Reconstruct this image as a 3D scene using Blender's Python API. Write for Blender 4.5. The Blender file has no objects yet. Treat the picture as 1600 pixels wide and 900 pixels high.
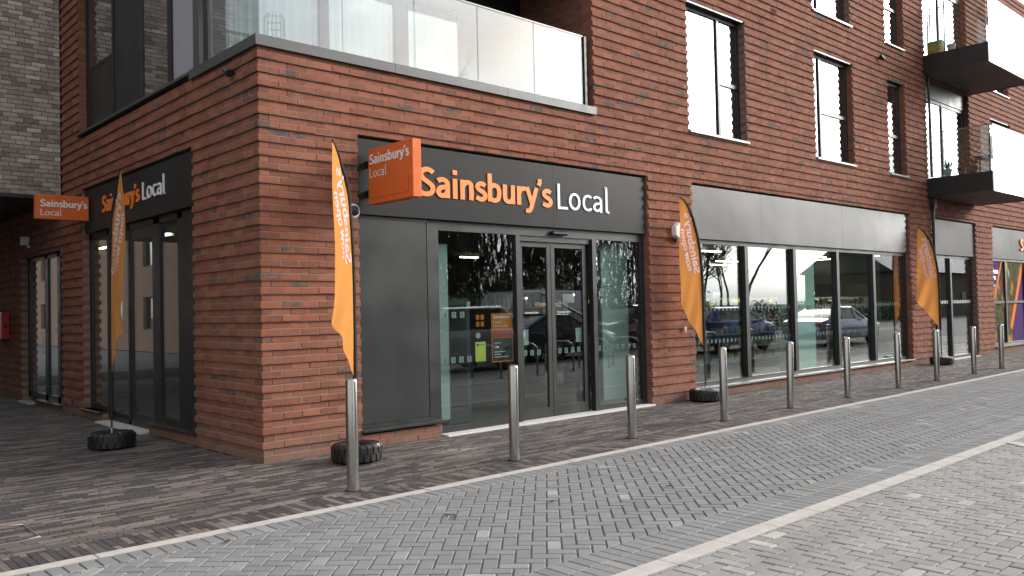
import bpy, math, random
from mathutils import Vector, Matrix
random.seed(7)
R = math.radians
SC = bpy.context.scene
COL = SC.collection

# ------------------------------------------------------------------ camera
F_PX, CX, CY = 1318.57, 800.0, 450.0
YAW, PIT, ROL = R(47.3085), R(1.4184), R(-1.278)
CAM = Vector((-4.143, -8.438, 1.585))
fwd = Vector((math.cos(PIT)*math.cos(YAW), math.cos(PIT)*math.sin(YAW), math.sin(PIT)))
rgt = Vector((math.sin(YAW), -math.cos(YAW), 0))
upv = rgt.cross(fwd)
c_, s_ = math.cos(ROL), math.sin(ROL)
RX, UX = c_*rgt + s_*upv, -s_*rgt + c_*upv
cam_d = bpy.data.cameras.new('camera')
cam_d.sensor_width = 36; cam_d.lens = F_PX/1600*36; cam_d.clip_end = 2000
cam = bpy.data.objects.new('camera', cam_d); COL.objects.link(cam)
m = Matrix((RX, UX, -fwd)).transposed().to_4x4(); m.translation = CAM
cam.matrix_world = m
SC.camera = cam

# ------------------------------------------------------------------ sky, sun, exposure
SUN_AZ, SUN_EL = R(-26), R(23)          # azimuth from +X, the sun stands to the right behind the camera
w = bpy.data.worlds.new('World'); SC.world = w; w.use_nodes = True
nt = w.node_tree; nt.nodes.clear()
def WN(t, **k):
    n = nt.nodes.new(t)
    for a, b in k.items(): setattr(n, a, b)
    return n
sky = WN('ShaderNodeTexSky', sky_type='NISHITA', sun_disc=False)
sky.sun_elevation = SUN_EL; sky.sun_rotation = R(90) - SUN_AZ
sky.air_density = 1.0; sky.dust_density = 4.5; sky.ozone_density = 1.5
tc = WN('ShaderNodeTexCoord')
mp = WN('ShaderNodeMapping'); mp.inputs['Scale'].default_value = (1.0, 1.0, 2.6)
nz = WN('ShaderNodeTexNoise'); nz.inputs['Scale'].default_value = 2.1; nz.inputs['Detail'].default_value = 7; nz.inputs['Roughness'].default_value = .58
cr = WN('ShaderNodeValToRGB'); cr.color_ramp.elements[0].position = .30; cr.color_ramp.elements[1].position = .56
bw = WN('ShaderNodeRGBToBW')
cl = WN('ShaderNodeMix', data_type='RGBA', blend_type='MIX')      # grey-white cloud lit by the same sky
cmul = WN('ShaderNodeMix', data_type='RGBA', blend_type='MULTIPLY'); cmul.inputs[0].default_value = 1
cadd = WN('ShaderNodeMix', data_type='RGBA', blend_type='ADD'); cadd.inputs[0].default_value = 1
bg = WN('ShaderNodeBackground'); bg.inputs['Strength'].default_value = .12
wo = WN('ShaderNodeOutputWorld')
L = nt.links.new
L(tc.outputs['Generated'], mp.inputs[0]); L(mp.outputs[0], nz.inputs['Vector']); L(nz.outputs[0], cr.inputs[0])
L(sky.outputs[0], bw.inputs[0])
nz2 = WN('ShaderNodeTexNoise'); nz2.inputs['Scale'].default_value = 3.4; nz2.inputs['Detail'].default_value = 6
cr2 = WN('ShaderNodeValToRGB'); cr2.color_ramp.elements[0].position = .36; cr2.color_ramp.elements[0].color = (.60, .62, .66, 1); cr2.color_ramp.elements[1].position = .60; cr2.color_ramp.elements[1].color = (1.1, 1.09, 1.07, 1)
L(mp.outputs[0], nz2.inputs['Vector']); L(nz2.outputs[0], cr2.inputs[0])
cadd.inputs[7].default_value = (5.2, 5.3, 5.4, 1)
L(bw.outputs[0], cadd.inputs[6]); L(cadd.outputs[2], cmul.inputs[6]); L(cr2.outputs[0], cmul.inputs[7])
L(cr.outputs[0], cl.inputs[0]); L(sky.outputs[0], cl.inputs[6]); L(cmul.outputs[2], cl.inputs[7])
L(cl.outputs[2], bg.inputs['Color']); L(bg.outputs[0], wo.inputs[0])

sd = bpy.data.lights.new('sun', 'SUN'); sd.energy = 1.5; sd.angle = R(16); sd.color = (1.0, .93, .84)
so = bpy.data.objects.new('sun', sd); COL.objects.link(so)
sdir = Vector((math.cos(SUN_EL)*math.cos(SUN_AZ), math.cos(SUN_EL)*math.sin(SUN_AZ), math.sin(SUN_EL)))
so.rotation_euler = sdir.to_track_quat('Z', 'Y').to_euler(); so.location = sdir*40
vs = SC.view_settings
vs.view_transform = 'Standard'; vs.look = 'None'; vs.gamma = 1; vs.exposure = 0.92; vs.use_curve_mapping = False
SC.render.engine = 'CYCLES'
cy = SC.cycles
cy.use_denoising = True; cy.max_bounces = 8; cy.diffuse_bounces = 3; cy.glossy_bounces = 4
cy.transparent_max_bounces = 16; cy.transmission_bounces = 4
cy.sample_clamp_indirect = 6; cy.caustics_reflective = False; cy.caustics_refractive = False

# ------------------------------------------------------------------ helpers
def project(p):
    v = Vector(p) - CAM; d = v.dot(fwd)
    if d < .3: return None
    return CX + F_PX*v.dot(RX)/d, CY - F_PX*v.dot(UX)/d, d
def in_frame(p, mgn=10):
    q = project(p)
    return q is not None and -mgn < q[0] < 1600+mgn and -mgn < q[1] < 900+mgn

class MB:
    def __init__(s): s.v = []; s.f = []; s.t = []
    def quad(s, a, b, c, d, t=0.0):
        n = len(s.v); s.v += [tuple(a), tuple(b), tuple(c), tuple(d)]; s.f.append((n, n+1, n+2, n+3)); s.t.append(t); return s
    def poly(s, pts, t=0.0):
        n = len(s.v); s.v += [tuple(p) for p in pts]; s.f.append(tuple(range(n, n+len(pts)))); s.t.append(t); return s
    def box(s, x0, x1, y0, y1, z0, z1, t=0.0):
        n = len(s.v)
        s.v += [(x0,y0,z0),(x1,y0,z0),(x1,y1,z0),(x0,y1,z0),(x0,y0,z1),(x1,y0,z1),(x1,y1,z1),(x0,y1,z1)]
        for f in ((0,3,2,1),(4,5,6,7),(0,1,5,4),(1,2,6,5),(2,3,7,6),(3,0,4,7)):
            s.f.append(tuple(n+i for i in f)); s.t.append(t)
        return s
    def cbox(s, x0, x1, y0, y1, z0, z1, b=.006, t=0.0):          # box with chamfered edges
        P = []
        def ring(z, i): return [(x0+i,y0+b,z),(x0+b,y0+i,z),(x1-b,y0+i,z),(x1-i,y0+b,z),(x1-i,y1-b,z),(x1-b,y1-i,z),(x0+b,y1-i,z),(x0+i,y1-b,z)]
        rings = [[(x0+b,y0+b,z0),(x0+b,y0+b,z0),(x1-b,y0+b,z0),(x1-b,y0+b,z0),(x1-b,y1-b,z0),(x1-b,y1-b,z0),(x0+b,y1-b,z0),(x0+b,y1-b,z0)], ring(z0+b,0), ring(z1-b,0),
                 [(x0+b,y0+b,z1),(x0+b,y0+b,z1),(x1-b,y0+b,z1),(x1-b,y0+b,z1),(x1-b,y1-b,z1),(x1-b,y1-b,z1),(x0+b,y1-b,z1),(x0+b,y1-b,z1)]]
        return s.loft(rings, True, t)
    def loft(s, rings, cap=True, t=0.0, closed=True):
        n = len(s.v); k = len(rings[0])
        for r in rings: s.v += [tuple(p) for p in r]
        for i in range(len(rings)-1):
            for j in range(k if closed else k-1):
                a, b = n+i*k+j, n+i*k+(j+1) % k
                s.f.append((a, b, b+k, a+k)); s.t.append(t)
        if cap:
            s.f.append(tuple(n+j for j in range(k-1, -1, -1))); s.t.append(t)
            s.f.append(tuple(n+(len(rings)-1)*k+j for j in range(k))); s.t.append(t)
        return s
    def cyl(s, c, r, z0, z1, n=24, t=0.0, r1=None):
        r1 = r if r1 is None else r1
        return s.loft([[(c[0]+q*math.cos(2*math.pi*i/n), c[1]+q*math.sin(2*math.pi*i/n), z) for i in range(n)] for q, z in ((r, z0), (r1, z1))], True, t)
    def lathe(s, prof, n=28, c=(0,0,0), t=0.0):
        return s.loft([[(c[0]+r*math.cos(2*math.pi*i/n), c[1]+r*math.sin(2*math.pi*i/n), c[2]+z) for i in range(n)] for r, z in prof], True, t)
    def tube(s, pts, rad, n=8, t=0.0, cap=True):
        pts = [Vector(p) for p in pts]; rings = []
        if not hasattr(rad, '__len__'): rad = [rad]*len(pts)
        ref = None
        for i, p in enumerate(pts):
            d = (pts[min(i+1, len(pts)-1)] - pts[max(i-1, 0)]).normalized()
            if ref is None:
                ref = Vector((0,0,1)) if abs(d.z) < .9 else Vector((1,0,0))
            a = d.cross(ref).normalized(); b = a.cross(d).normalized(); ref = b
            rings.append([p + rad[i]*(math.cos(2*math.pi*k/n)*a + math.sin(2*math.pi*k/n)*b) for k in range(n)])
        return s.loft(rings, cap, t)
    def mesh(s, name='mesh', smooth=False):
        me = bpy.data.meshes.new(name); me.from_pydata(s.v, [], s.f)
        at = me.attributes.new('tint', 'FLOAT', 'FACE'); at.data.foreach_set('value', s.t)
        if smooth:
            me.polygons.foreach_set('use_smooth', [True]*len(me.polygons))
        me.update(); return me
    def build(s, name, mat, parent=None, smooth=False, kind=None, loc=None, label=None):
        o = bpy.data.objects.new(name, s.mesh(name, smooth))
        if mat is not None: o.data.materials.append(mat)
        COL.objects.link(o)
        if parent is not None: o.parent = parent
        if kind: o['kind'] = kind
        if label: o['label'] = label
        if loc: o.location = loc
        if smooth: smooth_angle(o)
        return o
def smooth_angle(o, a=40):
    me = o.data
    try: me.set_sharp_from_angle(angle=R(a))
    except Exception: pass
def tag(o, label=None, cat=None, group=None, kind=None):
    if label: o['label'] = label
    if cat: o['category'] = cat
    if group: o['group'] = group
    if kind: o['kind'] = kind
    return o
def empty(name, loc, label, cat, group=None, rz=0):
    o = bpy.data.objects.new(name, None); o.empty_display_size = .2; o.location = loc; o.rotation_euler = (0, 0, rz)
    COL.objects.link(o); return tag(o, label, cat, group)
def copy_obj(o, parent=None):
    c = o.copy(); COL.objects.link(c); c.parent = parent
    for ch in o.children: copy_obj(ch, c)
    return c

# ------------------------------------------------------------------ materials
def mat(name):
    M = bpy.data.materials.new(name); M.use_nodes = True; M.node_tree.nodes.clear()
    return M
class G:
    def __init__(s, name): s.m = mat(name); s.nt = s.m.node_tree; s.out = s.n('ShaderNodeOutputMaterial')
    def n(s, t, **k):
        q = s.nt.nodes.new(t)
        for a, b in k.items():
            if a in q.inputs.keys() if hasattr(q, 'inputs') else False: q.inputs[a].default_value = b
            else: setattr(q, a, b)
        return q
    def l(s, a, b): s.nt.links.new(a, b)
    def noise(s, scale, detail=4, rough=.55, vec=None, dist=0):
        q = s.nt.nodes.new('ShaderNodeTexNoise'); q.inputs['Scale'].default_value = scale; q.inputs['Detail'].default_value = detail; q.inputs['Roughness'].default_value = rough; q.inputs['Distortion'].default_value = dist
        s.l(vec if vec is not None else s.pos(), q.inputs['Vector']); return q.outputs[0]
    def pos(s):
        if not hasattr(s, '_p'): s._p = s.nt.nodes.new('ShaderNodeNewGeometry').outputs['Position']
        return s._p
    def mapping(s, scale, loc=(0,0,0), rot=(0,0,0), vec=None):
        q = s.nt.nodes.new('ShaderNodeMapping'); q.inputs['Scale'].default_value = scale; q.inputs['Location'].default_value = loc; q.inputs['Rotation'].default_value = rot
        s.l(vec if vec is not None else s.pos(), q.inputs[0]); return q.outputs[0]
    def ramp(s, fac, stops, interp='LINEAR'):
        q = s.nt.nodes.new('ShaderNodeValToRGB'); r = q.color_ramp; r.interpolation = interp
        while len(r.elements) < len(stops): r.elements.new(.5)
        for e, (p, c) in zip(r.elements, stops):
            e.position = p; e.color = (c, c, c, 1) if not hasattr(c, '__len__') else (*c, 1)
        s.l(fac, q.inputs[0]); return q.outputs[0]
    def mix(s, fac, a, b, blend='MIX'):
        q = s.nt.nodes.new('ShaderNodeMix'); q.data_type = 'RGBA'; q.blend_type = blend
        for i, x in ((0, fac), (6, a), (7, b)):
            if hasattr(x, 'is_linked') or hasattr(x, 'links'): s.l(x, q.inputs[i])
            else: q.inputs[i].default_value = x if not hasattr(x, '__len__') else (*x, 1)
        return q.outputs[2]
    def math(s, op, a, b=0.0, clamp=False):
        q = s.nt.nodes.new('ShaderNodeMath'); q.operation = op; q.use_clamp = clamp
        for i, x in ((0, a), (1, b)):
            if hasattr(x, 'links'): s.l(x, q.inputs[i])
            else: q.inputs[i].default_value = x
        return q.outputs[0]
    def tint(s):
        q = s.nt.nodes.new('ShaderNodeAttribute'); q.attribute_name = 'tint'; return q.outputs['Fac']
    def bsdf(s, color, rough=.6, metal=0.0, bump=None, bstr=.3, bdist=.004, spec=None, aniso=None, coat=0):
        q = s.nt.nodes.new('ShaderNodeBsdfPrincipled')
        for k, x in (('Base Color', color), ('Roughness', rough), ('Metallic', metal)):
            if hasattr(x, 'links'): s.l(x, q.inputs[k])
            else: q.inputs[k].default_value = x if not hasattr(x, '__len__') else (*x, 1)
        if spec is not None: q.inputs['Specular IOR Level'].default_value = spec
        if aniso is not None: q.inputs['Anisotropic'].default_value = aniso
        if coat: q.inputs['Coat Weight'].default_value = coat; q.inputs['Coat Roughness'].default_value = .08
        if bump is not None:
            b = s.nt.nodes.new('ShaderNodeBump'); b.inputs['Strength'].default_value = bstr; b.inputs['Distance'].default_value = bdist
            s.l(bump, b.inputs['Height']); s.l(b.outputs[0], q.inputs['Normal'])
        s.l(q.outputs[0], s.out.inputs[0]); return s.m

def m_brick():
    g = G('red_brick'); t = g.tint()
    base = g.ramp(t, [(0, (.16,.062,.042)), (.2, (.196,.073,.048)), (.5, (.232,.085,.053)), (.75, (.268,.098,.060)), (.93, (.305,.118,.076)), (1, (.232,.085,.053))])
    n1 = g.noise(26, 6, .65); base = g.mix(g.ramp(n1, [(.35, 0.0), (.75, .55)]), base, (.30,.135,.09))
    n3 = g.noise(9, 3, .6); base = g.mix(g.ramp(n3, [(.5, 0.0), (.85, .4)]), base, (.15,.08,.062))
    # blue-grey flared bricks: part of the face, never all of it
    fl = g.math('MULTIPLY', g.ramp(t, [(.935, 0.0), (.94, 1.0)], 'CONSTANT'), g.ramp(g.noise(11, 3, .5), [(.38, 0.0), (.52, 1.0)]))
    base = g.mix(g.math('MULTIPLY', fl, .9), base, (.085,.078,.075))
    big = g.noise(.8, 3); base = g.mix(g.ramp(big, [(.35, .0), (.7, .25)]), base, (.6,.5,.45), 'MULTIPLY')
    bl = g.math('MULTIPLY', g.ramp(g.noise(3.2, 6, .7), [(.6, 0.0), (.78, .4)]), 1.0)
    base = g.mix(bl, base, (.36,.25,.2))
    sz = g.nt.nodes.new('ShaderNodeSeparateXYZ'); g.l(g.pos(), sz.inputs[0])
    spl = g.math('MULTIPLY', g.ramp(sz.outputs[2], [(.04, .8), (.34, 0.0)]), g.ramp(g.noise(5, 6, .7), [(.3, .15), (.65, 1.0)]))     # dirt splashed up from the paving
    base = g.mix(spl, base, (.17,.125,.10))
    strk = g.math('MULTIPLY', g.ramp(g.noise(1.0, 5, .65, g.mapping((7, 7, .35))), [(.54, 0.0), (.78, .4)]), 1.0)                    # rain streaks
    base = g.mix(strk, base, (.13,.065,.048))
    return g.bsdf(base, .9, 0, g.noise(90, 5, .7), .55, .004, spec=.2)
def m_mortar(name, c):
    g = G(name); n = g.noise(40, 4)
    return g.bsdf(g.mix(g.ramp(n, [(.3, 0.0), (.7, .6)]), c, tuple(x*.6 for x in c)), .95, 0, g.noise(160, 4), .5, .003, spec=.1)
def m_greybrick():
    g = G('grey_brick'); t = g.tint()
    base = g.ramp(t, [(0, (.16,.13,.098)), (.25, (.27,.225,.178)), (.5, (.35,.298,.245)), (.75, (.45,.405,.355)), (1, (.58,.54,.495))])
    base = g.mix(g.ramp(g.noise(30, 5, .7), [(.35, 0.0), (.75, .6)]), base, (.42,.385,.35))
    base = g.mix(g.ramp(g.noise(12, 4, .6), [(.55, 0.0), (.8, .7)]), base, (.07,.06,.05))
    return g.bsdf(base, .92, 0, g.noise(80, 5, .7), .6, .005, spec=.15)
def m_paver(name='concrete_paver', mul=(1, 1, 1)):
    g = G(name); t = g.tint()
    base = g.ramp(t, [(0, (.165,.168,.17)), (.2, (.198,.201,.203)), (.6, (.222,.225,.227)), (.86, (.247,.249,.248)), (.93, (.30,.30,.296)), (1, (.37,.37,.36))])
    base = g.mix(1.0, base, mul, 'MULTIPLY')
    base = g.mix(g.ramp(g.noise(130, 3, .8), [(.3, 0.0), (.8, .5)]), base, tuple(.17*q for q in mul))
    base = g.mix(g.ramp(g.noise(1.3, 5, .6), [(.42, 0.0), (.75, .5)]), base, (.16,.157,.15))
    base = g.mix(g.ramp(g.noise(7, 5, .65), [(.6, 0.0), (.8, .35)]), base, (.42,.42,.41))
    base = g.mix(g.ramp(g.noise(17, 2, .4), [(.74, 0.0), (.78, .55)]), base, (.09,.088,.085))           # gum and oil spots
    base = g.mix(g.ramp(g.noise(1.0, 4, .6, g.mapping((.25, 2.4, 1))), [(.5, 0.0), (.72, .38)]), base, (.15,.145,.14))   # tyre tracks along the road
    return g.bsdf(base, .82, 0, g.noise(260, 4, .8), .35, .002, spec=.3)
def m_claypaver():
    g = G('clay_paver'); t = g.tint()
    base = g.ramp(t, [(0, (.024,.024,.027)), (.26, (.040,.039,.040)), (.42, (.080,.071,.066)), (.6, (.115,.092,.082)), (.82, (.155,.122,.107)), (1, (.195,.162,.143))])
    base = g.mix(g.ramp(g.noise(60, 4, .7), [(.35, 0.0), (.8, .45)]), base, (.15,.13,.12))
    base = g.mix(g.ramp(g.noise(1.1, 5, .6), [(.45, 0.0), (.75, .45)]), base, (.045,.042,.042))
    # a pale chalky spill on the paving in front of the door
    d = g.nt.nodes.new('ShaderNodeVectorMath'); d.operation = 'DISTANCE'; g.l(g.mapping((1.0, 1.6, 1)), d.inputs[0]); d.inputs[1].default_value = (1.95, -.95*1.6, 0)
    sp = g.math('MULTIPLY', g.ramp(d.outputs['Value'], [(.05, .75), (.5, 0.0)]), g.ramp(g.noise(14, 6, .75), [(.42, 0.0), (.7, 1.0)]))
    base = g.mix(sp, base, (.55,.53,.5))
    gum = g.ramp(g.noise(23, 1, .3), [(.80, 0.0), (.83, .6)]); base = g.mix(gum, base, (.42,.4,.38))
    return g.bsdf(base, g.ramp(g.noise(20, 4), [(.3, .6), (.7, .85)]), 0, g.noise(220, 4, .7), .35, .002, spec=.35)
def m_simple(name, c, rough=.5, metal=0.0, var=.25, scale=18, bump=0, spec=None, coat=0, warp=0):
    g = G(name); n = g.noise(scale, 5, .6)
    col = g.mix(g.ramp(n, [(.3, 0.0), (.75, var)]), c, tuple(x*.55 for x in c))
    rr = g.ramp(g.noise(scale*.7, 4), [(.3, max(0, rough-.07)), (.7, min(1, rough+.07))])
    if warp: return g.bsdf(col, rr, metal, g.noise(.75, 2, .4), warp, .03, spec=spec)
    return g.bsdf(col, rr, metal, g.noise(scale*8, 4) if bump else None, bump, .002, spec=spec, coat=coat)
def m_steel():
    g = G('brushed_steel'); v = g.mapping((60, 60, 1.2))
    n = g.noise(6, 4, .6, v)
    col = g.mix(g.ramp(n, [(.3, 0.0), (.7, .5)]), (.40,.385,.36), (.27,.26,.245))
    dirt = g.ramp(g.noise(9, 5, .7), [(.5, 0.0), (.8, .35)]); col = g.mix(dirt, col, (.3,.27,.24))
    sz = g.nt.nodes.new('ShaderNodeSeparateXYZ'); g.l(g.pos(), sz.inputs[0])
    gr = g.math('MULTIPLY', g.ramp(sz.outputs[2], [(.0, .9), (.16, 0.0)]), g.ramp(g.noise(22, 5, .7), [(.3, .2), (.65, 1.0)])); col = g.mix(gr, col, (.16,.135,.115))   # grime round the foot
    return g.bsdf(col, g.ramp(n, [(.3, .17), (.7, .27)]), g.math('SUBTRACT', 1.0, gr), n, .05, .001)
def m_glass(name, k, a, tint, rough=0.0):
    g = G(name)
    fr = g.nt.nodes.new('ShaderNodeFresnel'); fr.inputs['IOR'].default_value = 1.5
    geo = g.nt.nodes.new('ShaderNodeNewGeometry')
    # from inside the pane the raw Fresnel runs to total reflection: use the same front value on both faces
    lw = g.nt.nodes.new('ShaderNodeLayerWeight'); lw.inputs['Blend'].default_value = .5
    # facing f=1-cos ; Schlick  .04 + .96 f^5
    f5 = g.math('POWER', lw.outputs['Facing'], 5.0)
    fac = g.math('ADD', g.math('MULTIPLY', f5, .96*k), a, True)
    tr = g.nt.nodes.new('ShaderNodeBsdfTransparent'); tr.inputs[0].default_value = (*tint, 1)
    gl = g.nt.nodes.new('ShaderNodeBsdfGlossy'); gl.inputs['Roughness'].default_value = rough; gl.inputs[0].default_value = (.97, .98, 1, 1)
    n = g.nt.nodes.new('ShaderNodeBump'); n.inputs['Strength'].default_value = .02; n.inputs['Distance'].default_value = .02
    g.l(g.noise(.9, 2, .4), n.inputs['Height']); g.l(n.outputs[0], gl.inputs['Normal'])
    mx = g.nt.nodes.new('ShaderNodeMixShader'); g.l(fac, mx.inputs[0]); g.l(tr.outputs[0], mx.inputs[1]); g.l(gl.outputs[0], mx.inputs[2])
    g.nt.nodes.remove(fr); g.nt.nodes.remove(geo)
    g.l(mx.outputs[0], g.out.inputs[0]); return g.m
def m_emit(name, c, s):
    g = G(name); e = g.nt.nodes.new('ShaderNodeEmission'); e.inputs[0].default_value = (*c, 1); e.inputs[1].default_value = s
    g.l(e.outputs[0], g.out.inputs[0]); return g.m
def m_fabric(name, c):
    g = G(name); n = g.noise(5, 4)
    col = g.mix(g.ramp(n, [(.3, 0.0), (.8, .25)]), c, tuple(x*.75 for x in c))
    d = g.nt.nodes.new('ShaderNodeBsdfDiffuse'); t = g.nt.nodes.new('ShaderNodeBsdfTranslucent')
    g.l(col, d.inputs[0]); g.l(col, t.inputs[0])
    mx = g.nt.nodes.new('ShaderNodeMixShader'); mx.inputs[0].default_value = .5
    g.l(d.outputs[0], mx.inputs[1]); g.l(t.outputs[0], mx.inputs[2]); g.l(mx.outputs[0], g.out.inputs[0]); return g.m
def m_goods():
    g = G('packaged_goods'); t = g.tint()
    col = g.ramp(t, [(0, (.30,.06,.04)), (.12, (.40,.24,.05)), (.24, (.45,.40,.30)), (.36, (.06,.12,.05)), (.48, (.38,.37,.35)), (.6, (.22,.09,.04)), (.72, (.07,.08,.13)), (.84, (.42,.30,.07)), (1, (.10,.08,.06))], 'CONSTANT')
    return g.bsdf(col, .4)
def m_veg(name):
    # photographic window print: heaps of vegetables on dark leaves
    g = G(name); v = g.nt.nodes.new('ShaderNodeTexVoronoi'); v.inputs['Scale'].default_value = 3.0; v.inputs['Randomness'].default_value = 1
    g.l(g.mapping((1.5, 1, .8), rot=(0, .6, 0)), v.inputs['Vector'])
    sx = g.nt.nodes.new('ShaderNodeSeparateColor'); g.l(v.outputs['Color'], sx.inputs[0])
    col = g.ramp(sx.outputs[0], [(0, (.03,.07,.02)), (.2, (.45,.2,.02)), (.35, (.03,.035,.02)), (.5, (.55,.38,.05)), (.62, (.25,.03,.015)), (.72, (.1,.17,.03)), (.84, (.5,.42,.3)), (1, (.05,.06,.02))], 'CONSTANT')
    col = g.mix(g.ramp(v.outputs['Distance'], [(.28, 0.0), (.5, .85)]), col, (.025,.028,.018))
    return g.bsdf(g.mix(.25, col, g.ramp(g.noise(14, 4), [(.3, (.02,.03,.02)), (.7, (.25,.17,.06))])), .8, spec=.05)

M = dict(
    brick=m_brick(), mortar=m_mortar('lime_mortar', (.25,.20,.163)), greybrick=m_greybrick(), greymortar=m_mortar('grey_mortar', (.16,.142,.122)),
    paver=m_paver(), baypaver=m_paver('buff_grey_paver', (1.34, 1.30, 1.24)), sand=m_mortar('joint_sand', (.17,.163,.15)), clay=m_claypaver(), claybed=m_mortar('dark_joint_sand', (.05,.045,.042)),
    kerb=m_simple('white_granite', (.47,.44,.41), .8, 0, .5, 9, .6), steel=m_steel(),
    frame=m_simple('grey_powder_coat', (.020,.0215,.0215), .40, 0, .15, 6), black=m_simple('black_powder_coat', (.012,.013,.013), .4, 0, .2, 6),
    fascia=m_simple('satin_dark_fascia', (.0245,.0245,.0243), .42, .08, .04, .6, warp=.35, spec=.14), fascia2=m_simple('satin_bronze_fascia', (.041,.040,.0365), .30, .5, .03, .5, warp=.6, spec=.4),
    panel=m_simple('grey_panel', (.023,.025,.0255), .40, .2, .08, 2), coping=m_simple('grey_coping', (.085,.087,.09), .45, .3, .25, 5), silver=m_simple('aluminium_sill', (.24,.24,.235), .4, .4, .25, 9),
    glass=m_glass('shop_glass', 2.2, .10, (.80,.88,.86)), glass_up=m_glass('coated_window_glass', 1.8, .26, (.6,.64,.62)),
    glass_bal=m_glass('balustrade_glass', 1.5, .115, (.86,.89,.89)), glass_balc=m_glass('balcony_glass', 1.5, .10, (.86,.92,.90)),
    orange=m_simple('orange_letter', (.84,.215,.026), .45, 0, .05, 3), white=m_simple('white_letter', (.82,.82,.86), .45, 0, .05, 3),
    signor=m_simple('orange_sign_acrylic', (.66,.135,.03), .30, 0, .12, 2.5), signtxt=m_simple('white_vinyl', (.80,.72,.70), .5, 0, .05, 3),
    flag=m_fabric('orange_flag_cloth', (.88,.40,.115)), flagtxt=m_fabric('pale_flag_print', (.92,.80,.90)), hem=m_simple('black_hem', (.01,.01,.01), .8),
    rubber=m_simple('black_rubber', (.008,.008,.009), .5, 0, .4, 22, .5), white_p=m_simple('white_plastic', (.72,.72,.76), .45), dark_p=m_simple('dark_plastic', (.02,.02,.022), .4),
    threshold=m_simple('pale_threshold_stone', (.55,.54,.52), .7, 0, .4, 14, .3), inner=m_simple('pale_plaster', (.5,.5,.48), .9, 0, .15, 3), shopwall=m_simple('dark_shop_wall', (.10,.098,.095), .8, 0, .15, 3), goodsfill=m_emit('goods_fill_light', (1, .92, .75), 26.0), shopfloor=m_simple('shop_floor_vinyl', (.12,.12,.12), .4, 0, .2, 2),
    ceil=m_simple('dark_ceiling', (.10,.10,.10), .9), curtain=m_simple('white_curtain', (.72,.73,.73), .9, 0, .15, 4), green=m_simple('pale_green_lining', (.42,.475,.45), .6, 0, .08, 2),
    light=m_emit('strip_light', (1, .86, .52), 8.0), shelf=m_simple('shelf_steel', (.35,.35,.33), .5), darkshelf=m_simple('dark_shelf', (.03,.03,.03), .6), goods=m_goods(), veg=m_veg('vegetable_print'),
    purple=m_simple('purple_print', (.07,.03,.13), .85, 0, .1, 3, spec=.05), orprint=m_simple('orange_print', (.75,.2,.035), .85, 0, .08, 3, spec=.05), yellow=m_simple('yellow_paper', (.72,.74,.08), .7, 0, .06, 8),
    red=m_simple('red_enamel', (.42,.03,.022), .35, 0, .15, 8), asphalt=m_simple('asphalt', (.055,.055,.056), .9, 0, .4, 30, .4), sticker=m_simple('frosted_vinyl', (.50,.52,.50), .7, 0, .05, 4),
    colgreen=m_simple('pale_green_column', (.50,.64,.56), .7, 0, .05, 2), skysheen=m_simple('sky_sheen_panel', (.34,.34,.385), .35, .1, .06, 2), wood=m_simple('soffit_board', (.11,.085,.07), .6, 0, .35, 7), plant=m_simple('plant_green', (.05,.09,.03), .7, 0, .5, 30), pot=m_simple('pot_white', (.6,.58,.54), .6), bagy=m_simple('yellow_bag', (.5,.33,.05), .8), bagg=m_simple('green_bag', (.06,.3,.1), .8),
    bark=m_simple('bark', (.055,.045,.036), .95, 0, .5, 25), buff=None, wire=m_simple('thin_wire', (.12,.12,.12), .5, .5), tyre_valve=m_simple('chrome', (.6,.6,.6), .3, 1.0),
)

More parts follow.
